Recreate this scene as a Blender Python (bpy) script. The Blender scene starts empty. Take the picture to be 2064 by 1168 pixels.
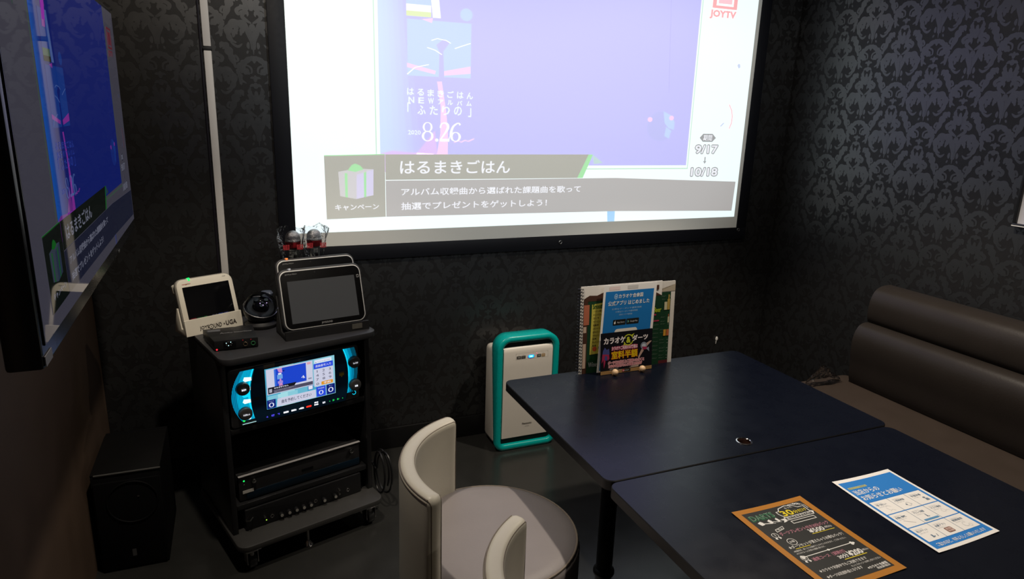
import bpy, bmesh, math, random
from mathutils import Matrix, Vector
random.seed(7)
PI = math.pi
SC = bpy.context.scene
COL = SC.collection

# ------------------------------------------------------------------ camera, world, lights, exposure
def srgb(h):
    h = h.lstrip('#'); out = []
    for i in (0, 2, 4):
        c = int(h[i:i+2], 16)/255
        out.append(c/12.92 if c <= .04045 else ((c+.055)/1.055)**2.4)
    return tuple(out)

CAM_LOC = Vector((0, 0, 1.5))
PITCH, ROLL, YAW = .259276, .031342, .404086
def make_camera():
    cy, sy, cp, sp, cr, sr = math.cos(YAW), math.sin(YAW), math.cos(PITCH), math.sin(PITCH), math.cos(ROLL), math.sin(ROLL)
    f = Vector((sy*cp, cy*cp, -sp)); r0 = Vector((cy, -sy, 0)); u0 = r0.cross(f)
    r = cr*r0 + sr*u0; u = -sr*r0 + cr*u0
    cd = bpy.data.cameras.new('camera'); cd.sensor_width = 36; cd.lens = 1371.3/2064*36; cd.clip_start = .02
    o = bpy.data.objects.new('camera', cd); COL.objects.link(o)
    m = Matrix.Identity(4)
    for i in range(3):
        m[i][0], m[i][1], m[i][2], m[i][3] = r[i], u[i], -f[i], CAM_LOC[i]
    o.matrix_world = m
    SC.camera = o
make_camera()
w = bpy.data.worlds.new('world'); SC.world = w; w.use_nodes = True
w.node_tree.nodes['Background'].inputs[0].default_value = (.5, .55, .65, 1)
w.node_tree.nodes['Background'].inputs[1].default_value = .0

def lamp(name, kind, loc, power, color, size=.04, aim=None, cone=150, blend=.5):
    d = bpy.data.lights.new(name, kind); d.energy = power; d.color = color
    if kind == 'SPOT':
        d.spot_size = math.radians(cone); d.spot_blend = blend
    d.shadow_soft_size = size
    o = bpy.data.objects.new(name, d); COL.objects.link(o); o.location = loc
    if aim is not None:
        o.rotation_euler = (Vector(aim)-Vector(loc)).to_track_quat('-Z', 'Y').to_euler()
    return o
CEIL = 2.45
LAMP_A = (.12, 1.65, CEIL-.06)      # four downlights in a square: over the rack side,
LAMP_C = (1.78, 1.65, CEIL-.06)     # over the farther table,
LAMP_B = (1.78, -.80, CEIL-.06)     # and behind the camera
for p_, e_, c_ in ((LAMP_A, 50, 92), (LAMP_A, 22, 168), (LAMP_C, 108, 82), (LAMP_C, 15, 168), (LAMP_B, 17, 160)):   # beam and spill of each fitting
    lamp('downlight_lamp', 'SPOT', p_, e_, (1, .88, .74), .03, (p_[0], p_[1], 0), c_, .4)
PROJ = (1.34, -.05, 2.28)           # lens of the ceiling projector
lamp('projector_lamp', 'SPOT', PROJ, 72, (.86, .93, 1), .02, (1.34, 2.77, 1.95), 60, .5)

vs = SC.view_settings
SC.display_settings.display_device = 'sRGB'
vs.view_transform = 'Standard'; vs.look = 'None'; vs.exposure = 0.0; vs.gamma = 1; vs.use_curve_mapping = False

# ------------------------------------------------------------------ materials
MATS = {}
def mat(name, color, rough=.5, metal=0, spec=.5, emit=None, estr=1, noise=0, nscale=30, bump=0, bscale=200, coat=0, trans=0):
    if name in MATS: return MATS[name]
    m = bpy.data.materials.new(name); m.use_nodes = True
    nt = m.node_tree; b = nt.nodes['Principled BSDF']
    c = srgb(color) if isinstance(color, str) else color
    b.inputs['Base Color'].default_value = (*c, 1)
    b.inputs['Roughness'].default_value = rough
    b.inputs['Metallic'].default_value = metal
    b.inputs['Specular IOR Level'].default_value = spec
    if coat: b.inputs['Coat Weight'].default_value = coat; b.inputs['Coat Roughness'].default_value = .05
    if emit is not None:
        e = srgb(emit) if isinstance(emit, str) else emit
        b.inputs['Emission Color'].default_value = (*e, 1); b.inputs['Emission Strength'].default_value = estr
    if noise or bump:
        tc = nt.nodes.new('ShaderNodeTexCoord')
    if noise:
        n = nt.nodes.new('ShaderNodeTexNoise'); n.inputs['Scale'].default_value = nscale; n.inputs['Detail'].default_value = 5
        nt.links.new(tc.outputs['Object'], n.inputs['Vector'])
        mx = nt.nodes.new('ShaderNodeMix'); mx.data_type = 'RGBA'
        mx.inputs['A'].default_value = (*[x*(1-noise) for x in c], 1); mx.inputs['B'].default_value = (*[min(1, x*(1+noise)) for x in c], 1)
        nt.links.new(n.outputs['Fac'], mx.inputs['Factor']); nt.links.new(mx.outputs['Result'], b.inputs['Base Color'])
        mr = nt.nodes.new('ShaderNodeMapRange'); mr.inputs['To Min'].default_value = max(0, rough-.06); mr.inputs['To Max'].default_value = min(1, rough+.06)
        nt.links.new(n.outputs['Fac'], mr.inputs['Value']); nt.links.new(mr.outputs['Result'], b.inputs['Roughness'])
    if bump:
        n2 = nt.nodes.new('ShaderNodeTexNoise'); n2.inputs['Scale'].default_value = bscale; n2.inputs['Detail'].default_value = 3
        nt.links.new(tc.outputs['Object'], n2.inputs['Vector'])
        bp = nt.nodes.new('ShaderNodeBump'); bp.inputs['Strength'].default_value = bump; bp.inputs['Distance'].default_value = .002
        nt.links.new(n2.outputs['Fac'], bp.inputs['Height']); nt.links.new(bp.outputs['Normal'], b.inputs['Normal'])
    MATS[name] = m
    return m
def film(name, tint, gloss=.25, rough=.08, bump=.6, bscale=60):
    """clear plastic: see-through with glossy crinkles"""
    if name in MATS: return MATS[name]
    m = bpy.data.materials.new(name); m.use_nodes = True; nt = m.node_tree
    nt.nodes.remove(nt.nodes['Principled BSDF'])
    out = nt.nodes['Material Output']
    tr = nt.nodes.new('ShaderNodeBsdfTransparent'); tr.inputs[0].default_value = (*tint, 1)
    gl = nt.nodes.new('ShaderNodeBsdfGlossy'); gl.inputs['Roughness'].default_value = rough
    lw = nt.nodes.new('ShaderNodeLayerWeight'); lw.inputs['Blend'].default_value = gloss
    mx = nt.nodes.new('ShaderNodeMixShader')
    nt.links.new(lw.outputs['Fresnel'], mx.inputs[0]); nt.links.new(tr.outputs[0], mx.inputs[1]); nt.links.new(gl.outputs[0], mx.inputs[2])
    nt.links.new(mx.outputs[0], out.inputs[0])
    if bump:
        tc = nt.nodes.new('ShaderNodeTexCoord'); n = nt.nodes.new('ShaderNodeTexNoise'); n.inputs['Scale'].default_value = bscale
        bp = nt.nodes.new('ShaderNodeBump'); bp.inputs['Strength'].default_value = bump; bp.inputs['Distance'].default_value = .01
        nt.links.new(tc.outputs['Object'], n.inputs['Vector']); nt.links.new(n.outputs['Fac'], bp.inputs['Height'])
        nt.links.new(bp.outputs['Normal'], gl.inputs['Normal']); nt.links.new(bp.outputs['Normal'], lw.inputs['Normal'])
    MATS[name] = m
    return m

# ------------------------------------------------------------------ object helpers
def thing(name, label, cat, loc=(0, 0, 0), rotz=0, group=None):
    o = bpy.data.objects.new(name, None); COL.objects.link(o)
    o.empty_display_size = .05
    o.location = loc; o.rotation_euler = (0, 0, rotz)
    o['label'] = label; o['category'] = cat
    if group: o['group'] = group
    return o
def tag(o, label, cat, group=None):
    o['label'] = label; o['category'] = cat
    if group: o['group'] = group
    return o
def dup(root, loc, rotz, label, group=None):
    r = root.copy(); COL.objects.link(r); r.location = loc; r.rotation_euler = (0, 0, rotz); r['label'] = label
    if group: r['group'] = group
    for ch in list(root.children):
        c = ch.copy(); COL.objects.link(c); c.parent = r
        for g in list(ch.children):
            d = g.copy(); COL.objects.link(d); d.parent = c
    return r

class MB:
    def __init__(s): s.bm = bmesh.new(); s.mats = []
    def mi(s, m):
        if m not in s.mats: s.mats.append(m)
        return s.mats.index(m)
    def merge(s, t, m, M=None):
        i = s.mi(m)
        for f in t.faces: f.material_index = i
        if M is not None: bmesh.ops.transform(t, matrix=M, verts=t.verts)
        me = bpy.data.meshes.new('tmp'); t.to_mesh(me); t.free(); s.bm.from_mesh(me); bpy.data.meshes.remove(me)
        return s
    def box(s, c, d, m, bevel=0, seg=2, M=None):
        t = bmesh.new(); bmesh.ops.create_cube(t, size=1)
        bmesh.ops.scale(t, vec=d, verts=t.verts)
        if bevel: bmesh.ops.bevel(t, geom=t.edges[:], offset=bevel, segments=seg, profile=.5, affect='EDGES')
        bmesh.ops.translate(t, vec=c, verts=t.verts)
        return s.merge(t, m, M)
    def cyl(s, p0, p1, r0, m, r1=None, n=24, bevel=0, M=None):
        p0, p1 = Vector(p0), Vector(p1); d = p1-p0; r1 = r0 if r1 is None else r1
        prof = [(0, 0), (r0, 0), (r1, d.length), (0, d.length)]
        if bevel: prof = [(0, 0), (r0-bevel, 0), (r0-.3*bevel, .3*bevel), (r0, bevel), (r1, d.length-bevel), (r1-.3*bevel, d.length-.3*bevel), (r1-bevel, d.length), (0, d.length)]
        Q = Matrix.Translation(p0) @ d.to_track_quat('Z', 'Y').to_matrix().to_4x4()
        return s.lathe(prof, m, n, Q if M is None else M @ Q)
    def lathe(s, prof, m, n=32, M=None):
        t = bmesh.new(); rings = []
        for r, z in prof:
            if r < 1e-7: rings.append([t.verts.new((0, 0, z))])
            else: rings.append([t.verts.new((r*math.cos(2*PI*k/n), r*math.sin(2*PI*k/n), z)) for k in range(n)])
        for a, b in zip(rings, rings[1:]):
            for k in range(n):
                k2 = (k+1) % n
                if len(a) == 1 and len(b) == 1: continue
                if len(a) == 1: t.faces.new((a[0], b[k2], b[k])) if True else 0
                elif len(b) == 1: t.faces.new((a[k], a[k2], b[0]))
                else: t.faces.new((a[k], a[k2], b[k2], b[k]))
        bmesh.ops.recalc_face_normals(t, faces=t.faces)
        return s.merge(t, m, M)
    def tube(s, pts, r, m, n=8, closed=False, M=None, flat=None):
        P = [Vector(p) for p in pts]; t = bmesh.new(); rings = []; N = len(P); up = None
        for i, p in enumerate(P):
            if closed: d = P[(i+1) % N]-P[i-1]
            else: d = P[min(i+1, N-1)]-P[max(i-1, 0)]
            d.normalize()
            if up is None: up = Vector((0, 0, 1)) if abs(d.z) < .9 else Vector((1, 0, 0))
            a = d.cross(up).normalized(); b = a.cross(d).normalized(); up = b
            rr = r[i] if isinstance(r, (list, tuple)) else r
            fx = flat or (1, 1)
            rings.append([t.verts.new(p + a*(rr*fx[0]*math.cos(2*PI*k/n)) + b*(rr*fx[1]*math.sin(2*PI*k/n))) for k in range(n)])
        R = rings + ([rings[0]] if closed else [])
        for a, b in zip(R, R[1:]):
            for k in range(n): t.faces.new((a[k], a[(k+1) % n], b[(k+1) % n], b[k]))
        if not closed: t.faces.new(rings[0][::-1]); t.faces.new(rings[-1])
        bmesh.ops.recalc_face_normals(t, faces=t.faces)
        return s.merge(t, m, M)
    def prism(s, poly, z0, z1, m, M=None, bevel=0, side=None):
        """polygon in xy extruded along z"""
        t = bmesh.new(); a = [t.verts.new((x, y, z0)) for x, y in poly]; b = [t.verts.new((x, y, z1)) for x, y in poly]; n = len(poly)
        t.faces.new(a[::-1]); t.faces.new(b)
        for k in range(n): t.faces.new((a[k], a[(k+1) % n], b[(k+1) % n], b[k]))
        bmesh.ops.recalc_face_normals(t, faces=t.faces)
        if bevel:
            ed = [e for e in t.edges if abs(e.verts[0].co.z-e.verts[1].co.z) < 1e-9]
            bmesh.ops.bevel(t, geom=ed, offset=bevel, segments=2, profile=.5, affect='EDGES')
        return s.merge(t, m, M)
    def ball(s, c, r, m, scale=(1, 1, 1), M=None, u=24, v=16):
        t = bmesh.new(); bmesh.ops.create_uvsphere(t, u_segments=u, v_segments=v, radius=r)
        bmesh.ops.scale(t, vec=scale, verts=t.verts); bmesh.ops.translate(t, vec=c, verts=t.verts)
        return s.merge(t, m, M)
    def grid(s, rows, m, closed=False, M=None):
        t = bmesh.new(); R = [[t.verts.new(p) for p in row] for row in rows]
        for a, b in zip(R, R[1:]):
            n = len(a)
            for k in range(n if closed else n-1): t.faces.new((a[k], a[(k+1) % n], b[(k+1) % n], b[k]))
        return s.merge(t, m, M)
    def poly(s, pts, m, M=None):
        t = bmesh.new(); t.faces.new([t.verts.new(p) for p in pts]); return s.merge(t, m, M)
    def build(s, name, parent=None, smooth=40, kind=None, loc=None):
        me = bpy.data.meshes.new(name); s.bm.to_mesh(me); s.bm.free()
        for m in s.mats: me.materials.append(m)
        if smooth:
            me.polygons.foreach_set('use_smooth', [True]*len(me.polygons)); me.set_sharp_from_angle(angle=math.radians(smooth))
        o = bpy.data.objects.new(name, me); COL.objects.link(o)
        if parent is not None: o.parent = parent
        if kind: o['kind'] = kind
        if loc: o.location = loc
        return o

def rrect(x0, y0, x1, y1, r, n=6):
    rs = r if isinstance(r, (list, tuple)) else [r]*4      # bl, br, tr, tl
    out = []
    for (cx, cy, a0), rr in zip(((x0, y0, PI), (x1, y0, 1.5*PI), (x1, y1, 0), (x0, y1, .5*PI)), rs):
        sx = 1 if cx == x0 else -1; sy = 1 if cy == y0 else -1
        if rr < 1e-6: out.append((cx, cy)); continue
        for k in range(n+1):
            a = a0 + k/n*PI/2; out.append((cx+sx*rr+rr*math.cos(a), cy+sy*rr+rr*math.sin(a)))
    return out
def sm(P, n=6, closed=False):
    """Catmull-Rom through points"""
    P = [Vector(p) for p in P]; N = len(P); out = []
    for i in range(N if closed else N-1):
        g = (lambda k: P[k % N]) if closed else (lambda k: P[max(0, min(N-1, k))])
        a, b, c, d = g(i-1), g(i), g(i+1), g(i+2)
        for k in range(n):
            t = k/n
            out.append(.5*((2*b)+(c-a)*t+(2*a-5*b+4*c-d)*t*t+(3*b-a-3*c+d)*t*t*t))
    if not closed: out.append(P[-1])
    return out

# ------------------------------------------------------------------ flat print and lettering
_TX = {}
def glyphs(s, bold, res):
    key = (s, bold, res)
    if key not in _TX:
        cu = bpy.data.curves.new('lettering', 'FONT'); cu.body = s; cu.resolution_u = res; cu.offset = bold
        o = bpy.data.objects.new('lettering', cu); me = bpy.data.meshes.new_from_object(o)
        V = [(v.co.x, v.co.y) for v in me.vertices]; F = [tuple(p.vertices) for p in me.polygons]
        bpy.data.objects.remove(o); bpy.data.curves.remove(cu); bpy.data.meshes.remove(me)
        x0 = min(v[0] for v in V); x1 = max(v[0] for v in V); y0 = min(v[1] for v in V); y1 = max(v[1] for v in V)
        _TX[key] = ([((x-x0)/(x1-x0), (y-y0)/(y1-y0)) for x, y in V], F, (x1-x0)/(y1-y0))
    return _TX[key]
class Art:
    """flat print: every layer is a hair above the one before; M maps (x, y, lift) to the parent"""
    def __init__(s, M, step=.00025, sx=1, sy=1):
        s.M = M; s.step = step; s.V = []; s.F = []; s.I = []; s.mats = []; s.lift = 0; s.sx = sx; s.sy = sy
    def _m(s, m):
        if m not in s.mats: s.mats.append(m)
        return s.mats.index(m)
    def add(s, V, F, m, layer):
        b = len(s.V); i = s._m(m)
        s.V += [tuple(s.M @ Vector((x*s.sx, y*s.sy, layer*s.step))) for x, y in V]
        s.F += [tuple(k+b for k in f) for f in F]; s.I += [i]*len(F)
    def poly(s, P, m, layer=1): s.add([(p[0], p[1]) for p in P], [tuple(range(len(P)))], m, layer)
    def rect(s, x0, y0, x1, y1, m, layer=1, r=0):
        s.poly(rrect(x0, y0, x1, y1, r) if r else [(x0, y0), (x1, y0), (x1, y1), (x0, y1)], m, layer)
    def disc(s, x, y, rx, m, layer=1, ry=None, n=28):
        ry = rx if ry is None else ry
        s.poly([(x+rx*math.cos(2*PI*k/n), y+ry*math.sin(2*PI*k/n)) for k in range(n)], m, layer)
    def ring(s, x, y, r0, r1, m, layer=1, a0=0, a1=360, n=32, asp=1):
        V = []; F = []
        for k in range(n+1):
            a = math.radians(a0+(a1-a0)*k/n)
            V += [(x+r0*math.cos(a), y+asp*r0*math.sin(a)), (x+r1*math.cos(a), y+asp*r1*math.sin(a))]
        for k in range(n): F.append((2*k, 2*k+1, 2*k+3, 2*k+2))
        s.add(V, F, m, layer)
    def line(s, P, wd, m, layer=1):
        V = []; F = []
        P = [Vector((p[0], p[1])) for p in P]
        for i, p in enumerate(P):
            d = (P[min(i+1, len(P)-1)]-P[max(i-1, 0)]).normalized(); q = Vector((-d.y, d.x))*wd/2
            V += [tuple(p+q), tuple(p-q)]
        for i in range(len(P)-1): F.append((2*i, 2*i+1, 2*i+3, 2*i+2))
        s.add(V, F, m, layer)
    def frame(s, x0, y0, x1, y1, wd, m, layer=1):
        for a, b, c, d in ((x0, y0, x1, y0+wd), (x0, y1-wd, x1, y1), (x0, y0+wd, x0+wd, y1-wd), (x1-wd, y0+wd, x1, y1-wd)): s.rect(a, b, c, d, m, layer)
    def text(s, t, x, y, h, m, layer=2, w=None, anchor='l', bold=0, shear=0, res=2):
        if bold > .012 and s.step > .0001:                 # heavier stroke: the same letters laid over themselves
            d = bold*h*.6
            for k, (p, q) in enumerate(((1, 1), (1, -1), (-1, 1), (-1, -1))): s.text(t, x+p*d, y+q*d, h, m, layer+.14*k, w, anchor, 0, shear, res)
            return
        V, F, asp = glyphs(t, bold, res); w = w or asp*h
        x -= {'l': 0, 'c': w/2, 'r': w}[anchor]
        s.add([(x+a*w+shear*b*h, y+b*h) for a, b in V], F, m, layer)
    def otext(s, t, x, y, h, m, mo, d, layer=2, w=None, bold=0, **k):
        for j in range(8): s.text(t, x+d*math.cos(j*PI/4)/s.sx, y+d*math.sin(j*PI/4)/s.sy, h, mo, layer+.1*j, w=w, bold=bold, **k)
        s.text(t, x, y, h, m, layer+1, w=w, bold=bold, **k)
    def build(s, name, parent, kind=None):
        me = bpy.data.meshes.new(name); me.from_pydata(s.V, [], s.F)
        for m in s.mats: me.materials.append(m)
        me.polygons.foreach_set('material_index', s.I)
        o = bpy.data.objects.new(name, me); COL.objects.link(o)
        if parent is not None: o.parent = parent
        return o
def facing(o, x, y):
    """frame with origin o, print axes x and y, lift along x cross y"""
    x = Vector(x).normalized(); y = Vector(y).normalized(); z = x.cross(y); m = Matrix.Identity(4)
    for i in range(3): m[i][0], m[i][1], m[i][2], m[i][3] = x[i], y[i], z[i], o[i]
    return m

# ------------------------------------------------------------------ room shell
XL, XR, YB, YF = -.47, 2.70, 2.778, -2.2
PAPER = mat('black_wallpaper', (.0080, .0074, .0073), .55, spec=.40, noise=.15, nscale=60, bump=.2, bscale=500)
MOTIF = mat('satin_damask_print', (.0135, .0140, .0144), .40, spec=.85, noise=.08, nscale=40)
def strip(P, wd, lobes=0, one=0, n=9):
    S = sm([(x, y, 0) for x, y in P], n); N = len(S); V = []; F = []
    for i, p in enumerate(S):
        t = i/(N-1); d = (S[min(i+1, N-1)]-S[max(i-1, 0)]); d.normalize(); q = Vector((-d.y, d.x, 0))
        k = wd*(max(0, math.sin(PI*min(1, t*.92+.06)))**.8)
        sc = (.62+.38*abs(math.cos(lobes*PI*t))) if lobes else 1
        a = k*sc*.5; b = k*(.5 if one else sc*.5)
        V += [(p.x+q.x*a, p.y+q.y*a), (p.x-q.x*b, p.y-q.y*b)]
    for i in range(N-1): F.append((2*i, 2*i+1, 2*i+3, 2*i+2))
    return V, F
def motif():
    S = [strip(p, w_, l) for p, w_, l in (
        ([(.02, .07), (.05, .12), (.095, .17)], .075, 2), ([(.03, .06), (.07, .085), (.125, .105)], .06, 2),
        ([(.03, .03), (.10, .078), (.155, .05), (.14, .008), (.112, .025)], .044, 0),
        ([(.006, -.085), (.05, -.06), (.098, -.02), (.082, .027), (.042, .02), (.044, -.012)], .046, 0),
        ([(.008, -.37), (.03, -.21), (.10, -.105), (.20, -.10), (.262, -.17), (.245, -.265), (.18, -.305)], .105, 6),
        ([(.245, -.30), (.17, -.345), (.115, -.31)], .032, 0), ([(.07, -.15), (.11, -.17), (.13, -.225)], .06, 2), ([(.15, -.13), (.175, -.165), (.17, -.215)], .055, 2), ([(.225, -.16), (.205, -.20), (.21, -.25)], .045, 0), ([(.03, .14), (.07, .20), (.06, .25)], .05, 2), ([(.06, .05), (.115, .03), (.10, -.01)], .03, 0), ([(.05, -.29), (.056, -.33), (.05, -.365)], .036, 0), ([(.058, -.385), (.075, -.42)], .024, 0),
        ([(.012, -.495), (.05, -.47), (.085, -.478)], .04, 0), ([(.145, -.545), (.085, -.55), (.040, -.578), (.036, -.63), (.062, -.632)], .024, 0),
        ([(.30, -.06), (.255, .06), (.215, .155), (.168, .19), (.14, .15)], .10, 5), ([(.305, -.055), (.38, -.005), (.485, .08)], .085, 4),
        ([(.305, -.065), (.37, -.075), (.445, -.125)], .10, 4), ([(.30, -.075), (.335, -.15), (.345, -.25)], .062, 4),
        ([(.27, -.0), (.325, .025), (.30, .075), (.262, .05)], .028, 0), ([(.10, .295), (.15, .318), (.172, .28)], .028, 0), ([(.15, .322), (.185, .345)], .026, 0),
        ([(.008, .345), (.03, .36), (.058, .352)], .030, 0), ([(.008, .262), (.035, .275), (.068, .255)], .036, 0))]
    C = [strip([(0, .05), (0, .12), (0, .21)], .085, 2), strip([(0, -.09), (0, -.13), (0, -.175)], .07), strip([(0, -.18), (0, -.3), (0, -.43)], .026),
         strip([(0, -.44), (0, -.48), (0, -.525)], .045), strip([(0, .235), (0, .27), (0, .305)], .06), strip([(0, .31), (0, .35), (0, .39)], .045)]
    V = []; F = []; Z = []
    for n_, (v, f) in enumerate(S):
        for sg in (1, -1):
            b = len(V); V += [(sg*x, y) for x, y in v]; F += [tuple(k+b for k in q[::sg]) for q in f]; Z += [.0003+.00001*(2*n_+(sg > 0))+.000004*k for k in range(len(v))]
    for n_, (v, f) in enumerate(C):
        b = len(V); V += v; F += [tuple(k+b for k in q) for q in f]; Z += [.0008+.00001*n_]*len(v)
    return V, F, Z
MV, MF, MZ = motif()
TW, TH = .312, .326
def wallpaper(name, M, length, c0, lo=.0):
    """slab with the damask print; M maps (along, height, out) to the world, c0 is one motif centre"""
    V = []; F = []; I = []
    def quad(a0, z0, a1, z1, d0, d1):
        b = len(V)
        for a, z, d in ((a0, z0, d1), (a1, z0, d1), (a1, z1, d1), (a0, z1, d1), (a0, z0, d0), (a1, z0, d0), (a1, z1, d0), (a0, z1, d0)): V.append((a, z, d))
        for f in ((0, 1, 2, 3), (7, 6, 5, 4), (0, 4, 5, 1), (1, 5, 6, 2), (2, 6, 7, 3), (3, 7, 4, 0)): F.append(tuple(k+b for k in f)); I.append(0)
    quad(0, 0, length, CEIL, -.06, 0)
    i0 = int(-c0[0]/TW)-2
    for i in range(i0, int((length-c0[0])/TW)+3):
        for j in range(-8, 8):
            for h in (0, .5):
                cx = c0[0]+(i+h)*TW; cz = c0[1]+(j+h)*TH
                if cx < -.2 or cx > length+.2 or cz < lo-.2 or cz > CEIL+.2: continue
                b = len(V); P = [(cx+x*TW, cz+y*TW) for x, y in MV]
                ok = [0 <= p[0] <= length and lo <= p[1] <= CEIL for p in P]
                V += [(p[0], p[1], z_) for p, z_ in zip(P, MZ)]
                for f in MF:
                    if all(ok[k] for k in f): F.append(tuple(k+b for k in f)); I.append(1)
    me = bpy.data.meshes.new(name); me.from_pydata([tuple(M @ Vector(v)) for v in V], [], F)
    me.materials.append(PAPER); me.materials.append(MOTIF); me.polygons.foreach_set('material_index', I)
    o = bpy.data.objects.new(name, me); COL.objects.link(o); o['kind'] = 'structure'
    return o
wallpaper('wall_back', facing((XL, YB, 0), (1, 0, 0), (0, 0, 1)), XR-XL, (.136-XL, 1.796), .10)
wallpaper('wall_right', facing((XR, YB, 0), (0, -1, 0), (0, 0, 1)), YB-YF, (YB-2.184, 1.80), .10)
def slab(name, c, d, m):
    o = MB().box(c, d, m).build(name, smooth=0); o['kind'] = 'structure'; return o
BROWN = mat('brown_panel', (.095, .060, .039), .55, noise=.25, nscale=9, bump=.1, bscale=90)
FLOORM = mat('dark_floor_tile', (.022, .022, .0205), .23, spec=.5, noise=.18, nscale=14)
DARK = mat('dark_paint', (.02, .02, .021), .8, noise=.1)
slab('wall_left', (XL-.03, (YB+YF)/2, CEIL/2), (.06, YB-YF, CEIL), BROWN)
slab('wall_front', ((XL+XR)/2, YF-.03, CEIL/2), (XR-XL+.12, .06, CEIL), DARK)
slab('floor', ((XL+XR)/2, (YB+YF)/2, -.03), (XR-XL+.12, YB-YF+.12, .06), FLOORM)
slab('ceiling', ((XL+XR)/2, (YB+YF)/2, CEIL+.03), (XR-XL+.12, YB-YF+.12, .06), DARK)
SKIRT = mat('black_skirting', (.006, .006, .0062), .4, noise=.1)
o = MB().box(((XL+XR)/2, YB-.006, .05), (XR-XL, .012, .10), SKIRT, .003).build('baseboard_back'); o['kind'] = 'structure'
o = MB().box((XR-.006, (YB+YF)/2, .05), (.012, YB-YF-.03, .10), SKIRT, .003).build('baseboard_right'); o['kind'] = 'structure'

# ------------------------------------------------------------------ common materials
BLACKP = mat('black_plastic', (.010, .010, .011), .38, noise=.2, nscale=50)
BLACKM = mat('matt_black', (.008, .008, .009), .6, noise=.2, nscale=80)
BLACKG = mat('black_glass', (.004, .004, .005), .10, spec=.3, noise=.01)
CHROME = mat('chrome', (.72, .71, .70), .14, metal=1, noise=.02)
STEEL = mat('brushed_steel', (.42, .41, .40), .32, metal=1, noise=.05)
CREAM = mat('cream_plastic', (.80, .75, .62), .40, noise=.03)
WHITEP = mat('white_print', (.78, .77, .74), .6, noise=.02)
BLACKI = mat('black_ink', (.008, .008, .008), .6)
GREYI = mat('grey_ink', (.25, .25, .25), .6)
def glow(name, hexc, s=1.0): return mat('glow_'+name, (.01, .01, .01), .4, emit=hexc, estr=s)
G_W = glow('white', '#f4f6ff', 1.6); G_R = glow('red', '#ff2a18', 1.5); G_G = glow('green', '#22e060', 1.3); G_B = glow('violet', '#5a50ff', 1.5)

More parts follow.
